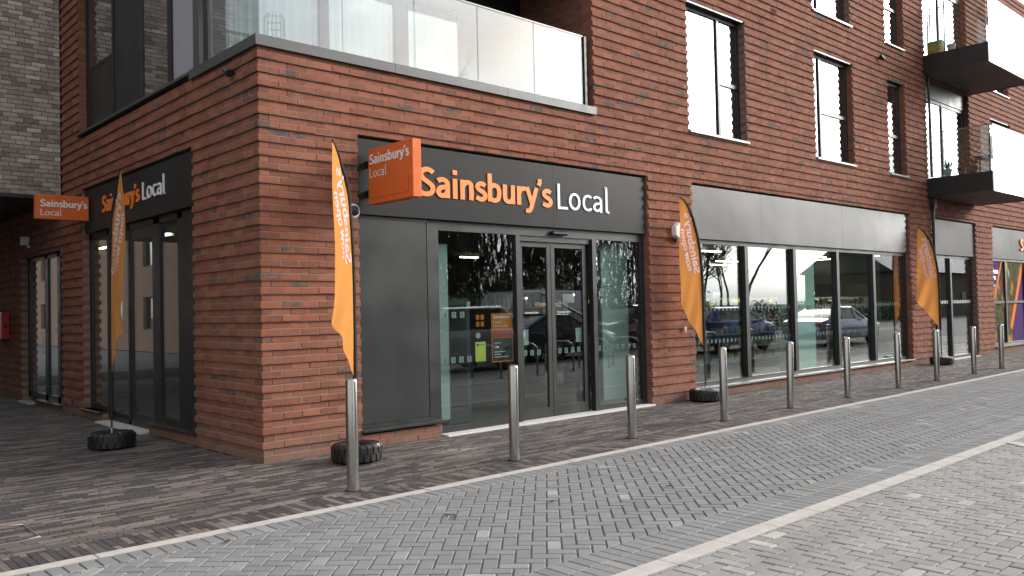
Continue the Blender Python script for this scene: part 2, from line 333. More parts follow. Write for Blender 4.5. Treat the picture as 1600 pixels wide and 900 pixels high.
# ------------------------------------------------------------------ lettering (strokes, no font file)
GL = {
 'S': (.62, [[(.54,.83),(.42,.91),(.29,.925),(.15,.85),(.115,.72),(.19,.60),(.34,.50),(.48,.39),(.52,.25),(.44,.12),(.28,.075),(.16,.095),(.04,.16)]]),
 'a': (.56, [[(.07,.57),(.17,.625),(.29,.62),(.39,.55),(.41,.43),(.41,.0)], [(.41,.385),(.27,.37),(.13,.31),(.09,.19),(.14,.095),(.24,.07),(.35,.125),(.41,.22)]]),
 'i': (.28, [[(.12,0),(.12,.7)], [(.12,.84),(.12,1.0)]]),
 'n': (.57, [[(.11,0),(.11,.7)], [(.11,.47),(.19,.57),(.28,.625),(.38,.60),(.43,.49),(.43,0)]]),
 's': (.46, [[(.39,.57),(.30,.625),(.20,.63),(.11,.565),(.10,.48),(.18,.40),(.30,.335),(.385,.25),(.37,.14),(.28,.075),(.18,.075),(.05,.13)]]),
 'b': (.59, [[(.11,1.04),(.11,.02)], [(.11,.5),(.2,.60),(.31,.625),(.43,.55),(.47,.36),(.43,.15),(.31,.07),(.2,.08),(.11,.14)]]),
 'u': (.57, [[(.11,.7),(.11,.23),(.16,.11),(.26,.07),(.36,.11),(.43,.23)], [(.43,.7),(.43,0)]]),
 'r': (.39, [[(.11,0),(.11,.7)], [(.11,.43),(.17,.55),(.26,.62),(.38,.615)]]),
 'y': (.51, [[(.05,.7),(.26,.08)], [(.46,.7),(.27,.08),(.19,-.13),(.11,-.20),(.0,-.19)]]),
 "'": (.17, [[(.09,1.06),(.10,.93),(.04,.80)]]),
 'L': (.50, [[(.1,1.0),(.1,.0)], [(.1,.055),(.48,.055)]]),
 'o': (.60, [[(.29+.205*math.cos(a*math.pi/10), .35+.295*math.sin(a*math.pi/10)) for a in range(21)]]),
 'c': (.48, [[(.44,.575),(.34,.635),(.25,.63),(.14,.56),(.09,.35),(.14,.14),(.25,.07),(.35,.075),(.45,.13)]]),
 'l': (.27, [[(.06,1.02),(.11,1.0),(.11,.16),(.14,.06),(.23,.03)]]),
 'w': (.74, [[(.04,.7),(.20,.03)], [(.2,.03),(.37,.68)], [(.37,.68),(.54,.03)], [(.54,.03),(.7,.7)]]),
 'p': (.59, [[(.11,.7),(.11,-.27)], [(.11,.5),(.2,.60),(.31,.625),(.43,.55),(.47,.36),(.43,.15),(.31,.07),(.2,.08),(.11,.14)]]),
 'e': (.56, [[(.10,.36),(.47,.36),(.46,.51),(.38,.61),(.27,.635),(.15,.57),(.09,.38),(.13,.17),(.24,.07),(.36,.07),(.46,.125)]]),
 'A': (.64, [[(.03,0),(.31,1.0)], [(.31,1.0),(.59,0)], [(.13,.33),(.49,.33)]]),
 't': (.36, [[(.15,.92),(.15,.18),(.2,.08),(.33,.07)], [(.02,.65),(.32,.65)]]),
 'm': (.86, [[(.11,0),(.11,.7)], [(.11,.47),(.19,.57),(.27,.625),(.36,.60),(.40,.49),(.40,0)], [(.40,.47),(.48,.57),(.57,.625),(.66,.60),(.70,.49),(.70,0)]]),
 'd': (.59, [[(.47,1.04),(.47,.0)], [(.47,.5),(.38,.60),(.27,.625),(.15,.55),(.10,.36),(.15,.15),(.27,.07),(.38,.08),(.47,.14)]]),
 ' ': (.24, []),
}
def smooth_path(p, n=4):
    if len(p) < 4: return [Vector((a, b)) for a, b in p]
    P = [Vector((a, b)) for a, b in p]; out = []
    for i in range(len(P)-1):
        a, b, c, d = P[max(i-1,0)], P[i], P[i+1], P[min(i+2,len(P)-1)]
        for k in range(n):
            t = k/n
            out.append(.5*((2*b)+(c-a)*t+(2*a-5*b+4*c-d)*t*t+(3*b-a-3*c+d)*t**3))
    out.append(P[-1]); return out
def ribbon(path, wd):
    P = smooth_path(path); Lp, Rp = [], []
    for i, p in enumerate(P):
        d = P[min(i+1,len(P)-1)] - P[max(i-1,0)]
        if d.length < 1e-6: d = Vector((0,1))
        d.normalize(); nrm = Vector((-d.y, d.x))
        Lp.append(p + nrm*wd/2); Rp.append(p - nrm*wd/2)
    return Lp, Rp
def text_width(s, track=0.0): return sum(GL[c][0] + track for c in s)
def text_letters(s, h, fn, wd, depth, xscale=1.0, track=0.0):
    """one MB per letter; fn(u, v, d) maps text plane (metres) + outward depth to world"""
    out = []; x = 0
    for ch in s:
        adv, strokes = GL[ch]; mb = MB()
        for k, st in enumerate(strokes):
            Lp, Rp = ribbon(st, wd); dd = depth + k*.0007
            def q(p, z): return fn((x + p.x)*h*xscale, p.y*h, z)
            for i in range(len(Lp)-1):
                a, b, c, d = q(Lp[i],dd), q(Rp[i],dd), q(Rp[i+1],dd), q(Lp[i+1],dd)
                mb.quad(a, b, c, d)
                if depth > .004:
                    mb.quad(q(Lp[i],0), a, d, q(Lp[i+1],0)); mb.quad(b, q(Rp[i],0), q(Rp[i+1],0), c)
            if depth > .004:
                mb.quad(q(Lp[0],dd), q(Lp[0],0), q(Rp[0],0), q(Rp[0],dd)); mb.quad(q(Lp[-1],0), q(Lp[-1],dd), q(Rp[-1],dd), q(Rp[-1],0))
        if strokes: out.append(mb)
        x += adv + track
    return out
def put_text(s, h, fn, wd, depth, material, parent, xscale=1.0, track=0.0, joined=False, name='letter'):
    mbs = text_letters(s, h, fn, wd, depth, xscale, track)
    if joined:
        b = MB()
        for q in mbs:
            n = len(b.v); b.v += q.v; b.f += [tuple(i+n for i in f) for f in q.f]; b.t += q.t
        return b.build(name, material, parent)
    for q in mbs: q.build(name, material, parent)

WORLD_PARENTS = set()
def wempty(name, loc, label, cat, group=None):          # parent whose parts are modelled in world coordinates
    o = empty(name, loc, label, cat, group); WORLD_PARENTS.add(o.name); return o
_build = MB.build
def build2(s, name, mat_, parent=None, *a, **k):
    o = _build(s, name, mat_, parent, *a, **k)
    if parent is not None and parent.name in WORLD_PARENTS:
        o.matrix_parent_inverse = Matrix.Translation(-parent.location)
    return o
MB.build = build2

# ================================================================== GROUND
def chamfer_prism(mb, poly, z, b, t, depth=.03):
    n = len(poly); c = Vector((sum(p[0] for p in poly)/n, sum(p[1] for p in poly)/n))
    def inset(p):
        v = Vector(p) - c; l = v.length
        return c + v*max(0, (l-b*1.3)/l) if l > 1e-6 else Vector(p)
    k = len(mb.v)
    mb.v += [(p[0], p[1], z-depth) for p in poly] + [(p[0], p[1], z-b) for p in poly]
    mb.v += [(*inset(p), z) for p in poly]
    for i in range(n):
        j = (i+1) % n
        mb.f.append((k+i, k+j, k+n+j, k+n+i)); mb.f.append((k+n+i, k+n+j, k+2*n+j, k+2*n+i)); mb.t += [t, t]
    mb.f.append(tuple(k+2*n+i for i in range(n))); mb.t.append(t)
def clip(poly, axis, lim, keep_less):
    out = []; n = len(poly)
    for i in range(n):
        a, b = poly[i], poly[(i+1) % n]
        ia = (a[axis] <= lim) == keep_less; ib = (b[axis] <= lim) == keep_less
        if ia: out.append(a)
        if ia != ib:
            t = (lim - a[axis])/(b[axis]-a[axis]); out.append((a[0]+t*(b[0]-a[0]), a[1]+t*(b[1]-a[1])))
    return out
def area(p):
    return abs(sum(p[i][0]*p[(i+1)%len(p)][1]-p[(i+1)%len(p)][0]*p[i][1] for i in range(len(p))))/2 if len(p) > 2 else 0
def rnd_paver():
    r = random.random()
    return random.uniform(.86, 1) if r < .045 else (random.uniform(0, .2) if r < .09 else random.uniform(.2, .82))
PAV_MESH = {}
def place_pavers(items, parent, material, name, zj, b, stuff_name, n_single=300):
    """items: (polygon, tint). The nearest ones in the picture become objects, the rest one mesh."""
    key = []
    for i, (p, t) in enumerate(items):
        c = (sum(q[0] for q in p)/len(p), sum(q[1] for q in p)/len(p), 0)
        if in_frame(c, 0):
            # screen area decides which ones show largest
            s = [project((*q, 0)) for q in p]
            if all(s): key.append((-area([(q[0], q[1]) for q in s]), i))
    key.sort(); single = {i for _, i in key[:n_single]}
    rest = MB()
    for i, (p, t) in enumerate(items):
        z = random.uniform(-zj, zj)
        if i in single:
            cx = sum(q[0] for q in p)/len(p); cyy = sum(q[1] for q in p)/len(p)
            t = round(t*14)/14
            k = (name, material.name, round(t, 3), tuple((round(q[0]-cx, 3), round(q[1]-cyy, 3)) for q in p))
            if k not in PAV_MESH:
                mb = MB(); chamfer_prism(mb, [(q[0]-cx, q[1]-cyy) for q in p], 0, b, t); me = mb.mesh(name); me.materials.append(material); PAV_MESH[k] = me
            o = bpy.data.objects.new(name, PAV_MESH[k]); o.location = (cx, cyy, z); o.rotation_euler = (random.gauss(0, .0035), random.gauss(0, .0035), random.gauss(0, .004)); o.parent = parent; COL.objects.link(o)
        else: chamfer_prism(rest, p, z, b, t)
    rest.build(stuff_name, material, parent, kind='stuff')
def sheet(name, x0, x1, y0, y1, z, material):
    o = MB().quad((x0,y0,z),(x1,y0,z),(x1,y1,z),(x0,y1,z)).build(name, material); o['kind'] = 'structure'; return o

sheet('ground', -900, 900, -900, 900, -.035, M['asphalt'])
Y_K0, Y_K1 = -2.32, -2.43           # pale kerb strip
Y_S1 = -2.635                       # soldier course
Y_B0, Y_B1, Y_B2 = -4.72, -4.92, -5.125
Y_W = -5.275
XA, XB = -7.0, 34.0

# clay-brick pavement in front of the shop and round the corner
pavement = sheet('pavement', XA, XB, Y_K0, 18, -.009, M['claybed'])
def clay_t():
    r = random.random()
    return random.uniform(0, .3) if r < .5 else random.uniform(.4, 1)
items = []
H, LN, J = .052, .205, .004
y = -1.905
row = 0
while y < 14:
    x = XA - random.random()*LN; tp = clay_t()
    x1 = XB if y < .3 else .1
    while x < x1:
        ln = LN if random.random() > .12 else LN*.5
        c = (x+ln/2, y, 0)
        q = project(c)
        vis = q is not None and -700 < q[0] < 2100 and q[1] < 1400
        if vis and not (c[0] > .12 and y > .02) and not (c[0] > .03 and y > .13):
            items.append(([(x+J/2, y-H/2+J/2), (x+ln-J/2, y-H/2+J/2), (x+ln-J/2, y+H/2-J/2), (x+J/2, y+H/2-J/2)], tp))
        if random.random() > .35: tp = clay_t()
        x += ln
    y += H; row += 1
# bricks on edge across, in two staggered rows beside the kerb
x = XA; k = 0
while x < XB:
    ys = [(-2.315, -2.11), (-2.11, -1.94)] if k % 2 else [(-2.315, -2.21), (-2.21, -2.005), (-2.005, -1.94)]
    for a, b in ys:
        if in_frame((x, -2.1, 0), 600): items.append(([(x+J/2, a+J/2), (x+.052-J/2, a+J/2), (x+.052-J/2, b-J/2), (x+J/2, b-J/2)], clay_t()))
    x += .052; k += 1
place_pavers(items, pavement, M['clay'], 'paver', .0016, .003, 'far_pavers')

# pale kerb strip, flush, in long stones
kerb = sheet('kerb', XA, XB, Y_K1, Y_K0, -.012, M['sand'])
x = -6.94
while x < XB:
    ln = .914
    mb = MB(); chamfer_prism(mb, [(x+.004, Y_K1+.004), (x+ln-.004, Y_K1+.004), (x+ln-.004, Y_K0-.004), (x+.004, Y_K0-.004)], random.uniform(.001, .005), .004, random.random(), .04)
    mb.build('kerb_stone', M['kerb'], kerb); x += ln

# carriageway: soldier course, 45 degree herringbone, two soldier courses
road = sheet('road', XA, XB, Y_B2, Y_K1, -.0115, M['sand'])
items = []
def soldiers(y0, y1, pitch=.1):
    x = XA
    while x < XB:
        if in_frame((x, (y0+y1)/2, 0), 600): items.append(([(x+.004, y0+.004), (x+pitch-.004, y0+.004), (x+pitch-.004, y1-.004), (x+.004, y1-.004)], rnd_paver()))
        x += pitch
soldiers(Y_S1, Y_K1); soldiers(Y_B1, Y_B0); soldiers(Y_B2, Y_B1)
P = .1; jj = .0048
ca = math.cos(R(45)); sa = math.sin(R(45))
def rot(u, v): return (u*ca - v*sa, u*sa + v*ca)
def herring(x0, x1, y0, y1, ang, org=(0, 0), hole=None):
    global ca, sa
    ca, sa = math.cos(ang), math.sin(ang)
    rad = int(max(abs(x0), abs(x1), abs(y0), abs(y1))*1.5/P) + 4
    out = []
    # only walk cells near the strip
    for i in range(-rad, rad):
        for j in range(-rad, rad):
            d = (i - j) % 4
            if d == 0: blk = (i, j, i+2, j+1)
            elif d == 3: blk = (i, j, i+1, j+2)
            else: continue
            u0, v0, u1, v1 = [q*P for q in blk]
            cxx, cyy = rot((u0+u1)/2, (v0+v1)/2); cxx += org[0]; cyy += org[1]
            if not (x0-.15 < cxx < x1+.15 and y0-.15 < cyy < y1+.15): continue
            if not in_frame((cxx, cyy, 0), 600): continue
            pl = [rot(u0+jj, v0+jj), rot(u1-jj, v0+jj), rot(u1-jj, v1-jj), rot(u0+jj, v1-jj)]
            pl = [(p[0]+org[0], p[1]+org[1]) for p in pl]
            for ax, lim, less in ((1, y0+.003, False), (1, y1-.003, True), (0, x0, False), (0, x1, True)):
                if len(pl) > 2: pl = clip(pl, ax, lim, less)
            if area(pl) < .0012: continue
            if hole and (cxx-hole[0])**2 + (cyy-hole[1])**2 < .05**2:
                pl = [pl[0], ((pl[0][0]+pl[1][0])/2, (pl[0][1]+pl[1][1])/2), ((pl[3][0]+pl[2][0])/2, (pl[3][1]+pl[2][1])/2), pl[3]]
            out.append((pl, rnd_paver()))
    return out
# two short runs keep the walk small
for xs in range(-7, 34, 8):
    items += [(pl, t) for pl, t in herring(-8+.0, 8, Y_B0, Y_S1, R(-45), (0, 0), (-.13, -3.27))] if xs == -7 else []
def herring_strip(x0, x1):
    # same lattice, shifted along the strip by whole periods (4 cells along the diagonal)
    per = 4*P*math.sqrt(2)/2*1.0
    n = round(((x0+x1)/2)/(per*1.0))
    return herring(x0, x1, Y_B0, Y_S1, R(-45), (n*per, 0.0))
for k in range(4):
    x0 = 8 + k*6.5
    items += herring_strip(x0, x0+6.5)
place_pavers(items, road, M['paver'], 'paver', .0018, .0065, 'far_pavers')

# pale band and the parking bays beyond, square herringbone
band = sheet('paving_band', XA, XB, Y_W, Y_B2, -.012, M['sand'])
x = -6.5
while x < XB:
    mb = MB(); chamfer_prism(mb, [(x+.003, Y_W+.004), (x+.6-.003, Y_W+.004), (x+.6-.003, Y_B2-.004), (x+.003, Y_B2-.004)], random.uniform(.001, .004), .004, random.random(), .04)
    mb.build('kerb_stone', M['kerb'], band); x += .6
bay = sheet('parking_bay', XA, XB, -14, Y_W, -.0115, M['sand'])
items = herring(-5, 16, -9.5, Y_W, 0.0)
place_pavers(items, bay, M['baypaver'], 'paver', .0024, .0065, 'far_pavers')
p0 = Vector((6.16, Y_W-.005)); dr = Vector((-.6, -.8)); nm = Vector((.8, -.6))*.075
mb = MB(); q = [p0-nm, p0+nm, p0+nm+dr*4.2, p0-nm+dr*4.2]; chamfer_prism(mb, [(v.x, v.y) for v in q], .006, .003, .5, .02)
mb.build('bay_line', M['kerb'], bay)

# ================================================================== THE SHOP BUILDING
bld = empty('apartment_building', (0, 0, 0), 'red ribbed-brick apartment block with the shop on its ground floor', 'building')
CH = .075; BD = .19; PJ = .024
def wall_out(i): return PJ if (i >= 2 and i % 2 == 0) else 0.0
def intervals(a0, a1, zc, openings):
    iv = [(a0, a1)]
    for (b0, b1, z0, z1) in openings:
        if z0 < zc < z1:
            nv = []
            for (p, q) in iv:
                if b1 <= p or b0 >= q: nv.append((p, q)); continue
                if b0 > p: nv.append((p, b0))
                if b1 < q: nv.append((b1, q))
            iv = nv
    return iv
def brick_tint():
    r = random.random()
    return .97 if r < .035 else random.uniform(0, .93)
class Wall:
    def __init__(s, fn): s.fn = fn; s.core = MB(); s.items = []
    def box(s, mb, a0, a1, o0, o1, z0, z1, t):
        p, q = s.fn(a0, o0), s.fn(a1, o1)
        mb.box(min(p[0],q[0]), max(p[0],q[0]), min(p[1],q[1]), max(p[1],q[1]), z0, z1, t)
    def course(s, i, a0, a1, openings, start, corner=None, zmax=None, tint=brick_tint, out=wall_out, rec=.0035):
        z0 = i*CH; o = out(i); zc = z0 + CH/2
        for (p, q) in intervals(a0, a1, zc, openings):
            s.box(s.core, p+.004, q-.004, -BD-.012, o-rec, z0, z0+CH, 0)
            n0 = math.floor((p - start)/.225)
            x = start + n0*.225
            while x < q:
                b0, b1 = max(x, p), min(x+.215, q)
                if b1 - b0 > .03:
                    dep = BD
                    if corner is not None and x <= start+.01 and b0 < .02: b0 = -corner; dep = .1025
                    s.items.append((b0, b1, -dep, o + max(-.0018, min(.005, random.gauss(0, .0022))), z0+.005+random.gauss(0, .0013), z0+CH-.005+random.gauss(0, .0013), tint()))
                x += .225
front = Wall(lambda a, o: (a, -o)); left = Wall(lambda a, o: (-o, a))
FO = [  # openings in the front wall: x0, x1, z0, z1
 (1.22, 6.64, .18, 3.665), (2.40, 6.64, -1, .2), (7.83, 16.72, .13, 3.665), (18.12, 21.13, -1, 3.665), (22.47, 30.5, .18, 3.665),
 (-1, 5.40, 4.47, 7.0),
 (7.82, 9.64, 4.55, 6.80), (12.25, 13.96, 4.55, 6.80), (15.75, 16.71, 4.55, 6.80), (18.0, 20.95, 4.55, 7.2), (22.62, 24.3, 4.55, 6.80), (26.2, 27.2, 4.55, 6.8),
 (7.82, 9.64, 7.63, 9.85), (12.25, 13.93, 7.63, 9.85), (15.72, 16.76, 7.63, 9.85), (18.0, 20.95, 7.6, 10.25), (22.62, 24.3, 7.63, 9.85), (26.2, 27.2, 7.63, 9.85),
]
LO = [ (1.77, 6.27, .13, 3.665), (3.38, 5.36, -1, .2), (7.42, 10.2, .10, 2.81), (9.3, 10.2, -1, .2), (-1, 6.36, 4.47, 7.0) ]
LEN_F, TOP_F = 31.0, 146
for i in range(TOP_F):
    even = i % 2 == 0; o = wall_out(i)
    zc = (i+.5)*CH
    cornered = not (4.47 < zc < 7.0)
    # stop where the picture cannot see any more of the wall
    if even:
        front.course(i, -o if cornered else 5.3, LEN_F, FO, 0.0, corner=o if cornered else None)
        if i < 100: left.course(i, .1125, 16.0 if i < 50 else 7.35, LO, .1125)
    else:
        front.course(i, .1125 if cornered else 5.3, LEN_F, FO, .1125)
        if i < 100: left.course(i, -o if cornered else 5.0, 16.0 if i < 50 else 7.35, LO, 0.0, corner=o if cornered else None)
    # mortar behind the corner bricks
    if cornered: front.core.box(-o+.007, .11, -o+.007, .11, i*CH, (i+1)*CH)
BR_MESH = {}
def emit_wall(wall, name, parent, material, mortar, singles, rest_name):
    core = wall.core.build(name, mortar, parent)
    rest = MB()
    for k, (a0, a1, o0, o1, z0, z1, t) in enumerate(wall.items):
        if k in singles:
            t = round(t*12)/12 if t < .94 else .97
            ln = round(a1-a0, 3); dp = round(o1-o0, 2)
            key = (name, ln, dp, round(t, 3))
            if key not in BR_MESH:
                mb = MB(); z_ = wall.fn(0, 0); p, q = [(w_[0]-z_[0], w_[1]-z_[1]) for w_ in (wall.fn(-ln/2, -dp), wall.fn(ln/2, 0))]
                mb.cbox(min(p[0],q[0]), max(p[0],q[0]), min(p[1],q[1]), max(p[1],q[1]), -.0325, .0325, .0035, t)
                me = mb.mesh('brick'); me.materials.append(material); BR_MESH[key] = me
            ob = bpy.data.objects.new('brick', BR_MESH[key]); c = wall.fn((a0+a1)/2, o1)
            ob.location = (c[0], c[1], (z0+z1)/2); ob.rotation_euler = (random.gauss(0, .004), random.gauss(0, .003), random.gauss(0, .003)); ob.parent = core; COL.objects.link(ob)
        else:
            wall.box(rest, a0, a1, o0, o1, z0, z1, t)
    rest.build(rest_name, material, core, kind='stuff')
    return core
def pick(wall, cond, n=300):
    c = []
    for k, it in enumerate(wall.items):
        p = wall.fn((it[0]+it[1])/2, it[3]); p = (p[0], p[1], (it[4]+it[5])/2)
        if cond(p) and in_frame(p, 0): c.append(((Vector(p)-CAM).length, k))
    c.sort(); return {k for _, k in c[:n]}
emit_wall(front, 'front_wall', bld, M['brick'], M['mortar'], pick(front, lambda p: p[0] < 1.3 and p[2] < 4.5), 'brickwork')
emit_wall(left, 'side_wall', bld, M['brick'], M['mortar'], pick(left, lambda p: p[1] < 1.9 and p[2] < 4.5), 'brickwork')
ret = Wall(lambda a, o: (5.40-o, a))
for i in range(60, 94): ret.course(i, .205, 1.62, [], .21 if i % 2 else .1, out=lambda i: 0)
emit_wall(ret, 'loggia_return_wall', bld, M['brick'], M['mortar'], set(), 'brickwork')

def bb(name, m_, par, *boxes, chamfer=0):
    mb = MB()
    for b in boxes:
        (mb.cbox(*b, chamfer) if chamfer else mb.box(*b))
    return mb.build(name, M[m_] if isinstance(m_, str) else m_, par)

# ---------------- window builder on the front plane
def window_f(x0, x1, z0, z1, vm=(), tr=(), y=.12, fw=.06, glass='glass', sill=None, mw=.07, name='window', frame='frame', d=.07, proud=0.0):
    """vm: mullion centres; tr: (x0, x1, z) transoms"""
    mb = MB()
    mb.box(x0, x0+fw, y, y+d, z0, z1); mb.box(x1-fw, x1, y, y+d, z0, z1)
    mb.box(x0+fw, x1-fw, y+.001, y+d-.001, z0, z0+fw); mb.box(x0+fw, x1-fw, y+.001, y+d-.001, z1-fw, z1)
    for v in vm: mb.box(v-mw/2, v+mw/2, y-.003-proud, y+d-.002, z0+fw, z1-fw)
    for a, b, z in tr: mb.box(a, b, y-.002, y+d-.004, z-.035, z+.035)
    o = mb.build(name, M[frame], bld)
    edges = [x0+fw] + [e for v in vm for e in (v-mw/2, v+mw/2)] + [x1-fw]
    for k in range(0, len(edges), 2):
        a, b = edges[k], edges[k+1]
        zs = sorted([t[2] for t in tr if t[0] < (a+b)/2 < t[1]])
        zz = [z0+fw] + [e for t in zs for e in (t-.035, t+.035)] + [z1-fw]
        for q in range(0, len(zz), 2):
            MB().box(a, b, y+.03, y+.042, zz[q], zz[q+1]).build('pane', M[glass], o)
    if sill: bb('sill', sill[1], o, (x0-.03, x1+.03, -.055, y+.02, z0-sill[0], z0-.002))
    return o
for zb, zt in ((4.57, 6.79), (7.65, 9.84)):
    window_f(7.84, 9.62, zb, zt, [8.95], [(8.95, 9.6, zb+1.02)], glass='glass_up', sill=(.04, 'silver'), frame='black')
    window_f(12.27, 13.94, zb, zt, [12.72], [(12.72, 13.9, zb+1.03)], glass='glass_up', sill=(.04, 'silver'), frame='black')
    window_f(15.77, 16.69, zb, zt, [], [(15.8, 16.66, zb+.95)], glass='glass_up', sill=(.04, 'silver'), frame='black')
    window_f(22.64, 24.28, zb, zt, [23.5], [(23.5, 24.2, zb+1.0)], glass='glass_up', sill=(.04, 'silver'), frame='black')
    window_f(26.22, 27.18, zb, zt, [], [(26.2, 27.1, zb+1.0)], glass='glass_up', sill=(.04, 'silver'), frame='black')
    window_f(18.02, 20.93, zb+.05, zt-.02, [19.4], [], glass='glass_up', fw=.08, mw=.09, frame='frame', name='balcony_door')
    bb('head_panel', 'coping', bld, (18.02, 20.93, .10, .16, zt-.01, zt+.40))
    for a, b in ((7.84, 9.62), (12.27, 13.94), (15.77, 16.69), (22.64, 24.28), (26.22, 27.18)):
        bb('lintel', 'black', bld, (a-.02, b+.02, .004, .2, zt+.002, zt+.03))

# ---------------- entrance shopfront
def frame_boxes(name, m_, *boxes, par=bld): return bb(name, m_, par, *boxes)
ent = frame_boxes('entrance_frame', 'frame', (2.29, 2.47, .10, .18, .02, 2.735), (2.47, 6.62, .10, .18, 2.61, 2.735), (3.81, 3.885, .085, .18, .02, 2.61),
                  (5.385, 5.47, .085, .18, .02, 2.61), (2.47, 3.81, .10, .17, .02, .10), (5.47, 6.55, .10, .17, .02, .10), (6.55, 6.635, .10, .18, .02, 2.61))
for a, b in ((2.47, 3.81), (5.47, 6.55)):
    MB().box(a, b, .125, .137, .10, 2.61).build('pane', M['glass'], ent)
bb('blank_panel', 'panel', bld, (1.235, 2.27, .09, .13, .26, 2.70)); bb('panel_trim', 'frame', bld, (1.235, 2.29, .07, .14, .216, .258), (1.235, 2.29, .085, .2, 2.702, 2.738), (2.272, 2.288, .12, .18, .26, 2.70))
bb('panel_sill', 'frame', bld, (1.20, 2.44, -.06, .10, .182, .214), chamfer=.004)
bb('entrance_threshold', 'threshold', bld, (2.425, 6.62, -.085, .30, -.01, .022), chamfer=.006)
bb('door_header', 'frame', bld, (3.885, 5.385, .12, .20, 2.535, 2.61))
for (a, b) in ((3.905, 4.545), (4.555, 5.30)):
    d = frame_boxes('sliding_door', 'frame', (a, a+.075, .15, .195, .03, 2.53), (b-.075, b, .15, .195, .03, 2.53), (a+.075, b-.075, .152, .193, .03, .17), (a+.075, b-.075, .152, .193, 2.46, 2.53))
    MB().box(a+.075, b-.075, .168, .178, .17, 2.46).build('pane', M['glass'], d)
    put_text('Automatic door', .034, lambda u, v, dd, a=a: (a+.12+u, .166-dd, 1.51+v), .15, .001, M['sticker'], d, 1.15, joined=True, name='door_lettering')
    bb('notice', 'green', d, ((a+.09, a+.2, .1835, .185, 1.07, 1.29) if a < 4.2 else (b-.22, b-.09, .1835, .185, 1.07, 1.28)))
bb('black_reveal', 'black', bld, (5.30, 5.384, .19, .4, .03, 2.53), (6.552, 6.64, .19, .5, .03, 2.7))
sens = MB(); sens.cbox(4.50, 4.83, .035, .099, 2.635, 2.70, .022); tag(sens.build('door_sensor', M['dark_p']), 'slim black motion sensor above the sliding doors', 'sensor')
# ---------------- long shop window
B_M = [9.585, 11.335, 13.14, 14.87]
wb = window_f(7.85, 16.70, .172, 2.72, B_M, [], y=.10, fw=.07, d=.08, mw=.11, sill=None, name='shop_window', frame='black', proud=.05)
bb('window_sill', 'silver', wb, (7.80, 16.75, -.05, .12, .135, .17), chamfer=.004)
bb('jamb_cover', 'black', bld, (16.42, 16.70, .185, .6, .2, 2.7), (7.86, 8.0, .185, .6, .2, 2.7))
for a, b in ((7.85, 10.12), (10.12, 13.36), (13.36, 16.70)):
    bb('fascia_panel', 'fascia2', bld, (a+.002, b-.002, .035, .075, 2.725, 3.638))
# ---------------- small door further on
window_f(18.15, 21.11, .02, 2.735, [19.5], [], y=.11, fw=.07, mw=.10, name='side_door', frame='black', proud=.03)
bb('fascia_panel', 'fascia', bld, (18.16, 21.09, .035, .075, 2.74, 3.638)); bb('door_step', 'threshold', bld, (18.16, 21.1, -.05, .3, -.01, .02))
# ---------------- poster window at the far end
wd_ = window_f(22.49, 30.4, .205, 2.735, [23.72, 25.5, 27.2], [(22.5, 30.3, 1.46)], y=.08, fw=.06, mw=.10, name='poster_window', frame='frame', proud=.02)
bb('window_sill', 'silver', wd_, (22.44, 30.45, -.06, .1, .165, .202))
for a, b in ((22.55, 23.67), (23.77, 25.45), (25.55, 27.15)):
    bb('window_print', 'veg', wd_, (a, b, .1092, .1098, .27, 2.67))
def tri(name, m_, pts, y, par): MB().poly([(p[0], y, p[1]) for p in pts]).build(name, M[m_], par)
tri('window_print', 'purple', [(22.55, 2.67), (23.5, 2.67), (22.55, 1.5)], .1085, wd_); tri('window_print', 'orprint', [(23.5, 2.67), (23.6, 2.67), (22.65, 1.15), (22.55, 1.0), (22.55, 1.28)], .1082, wd_)
tri('window_print', 'orprint', [(25.32, 2.67), (25.45, 2.67), (25.45, 2.5), (24.3, .6), (24.15, .75)], .1085, wd_); tri('window_print', 'purple', [(25.45, 2.5), (25.45, .27), (24.4, .27), (24.3, .6)], .1090, wd_)
for z, wid in ((2.30, .62), (2.12, .40), (1.93, .34), (1.84, .3), (1.75, .22)):
    bb('print_line', 'white', wd_, (22.6, 22.6+wid, .1065, .1075, z, z+(.11 if z > 2.1 else .04)))

# ---------------- fascia with lettering (main sign, side sign, far sign)
sg = wempty('shop_fascia_sign', (3.9, .05, 2.74), "long dark fascia over the entrance reading Sainsbury's Local", 'sign')
for a, b in ((1.235, 4.515), (4.515, 6.615)): bb('fascia_panel', 'fascia', sg, (a+.0015, b-.0015, .035, .075, 2.742, 3.638))
put_text("Sainsbury's", .368, lambda u, v, d: (2.105+u, .034-d, 3.022+v), .162, .012, M['orange'], sg, 1.25)
put_text("Local", .368, lambda u, v, d: (4.575+u, .034-d, 3.012+v), .095, .012, M['white'], sg, 1.32)
sg = wempty('shop_fascia_sign', (0, 4.0, 2.95), "dark fascia on the shaded left side reading Sainsbury's Local", 'sign')
bb('fascia_panel', 'fascia', sg, (.035, .075, 1.79, 6.25, 2.955, 3.638))
put_text("Sainsbury's", .25, lambda u, v, d: (.034-d, 5.34-u, 3.205+v), .175, .015, M['orange'], sg, 1.25)
put_text("Local", .25, lambda u, v, d: (.034-d, 3.62-u, 3.205+v), .10, .015, M['white'], sg, 1.42)
sg = wempty('shop_fascia_sign', (26, .05, 2.74), 'dark fascia above the vegetable posters at the far right', 'sign')
bb('fascia_panel', 'fascia', sg, (22.49, 24.2, .035, .075, 2.74, 3.638)); bb('fascia_panel', 'fascia', sg, (24.204, 30.4, .035, .075, 2.74, 3.638))
put_text("Sainsbury's", .368, lambda u, v, d: (25.0+u, .034-d, 3.022+v), .185, .03, M['orange'], sg, 1.25)

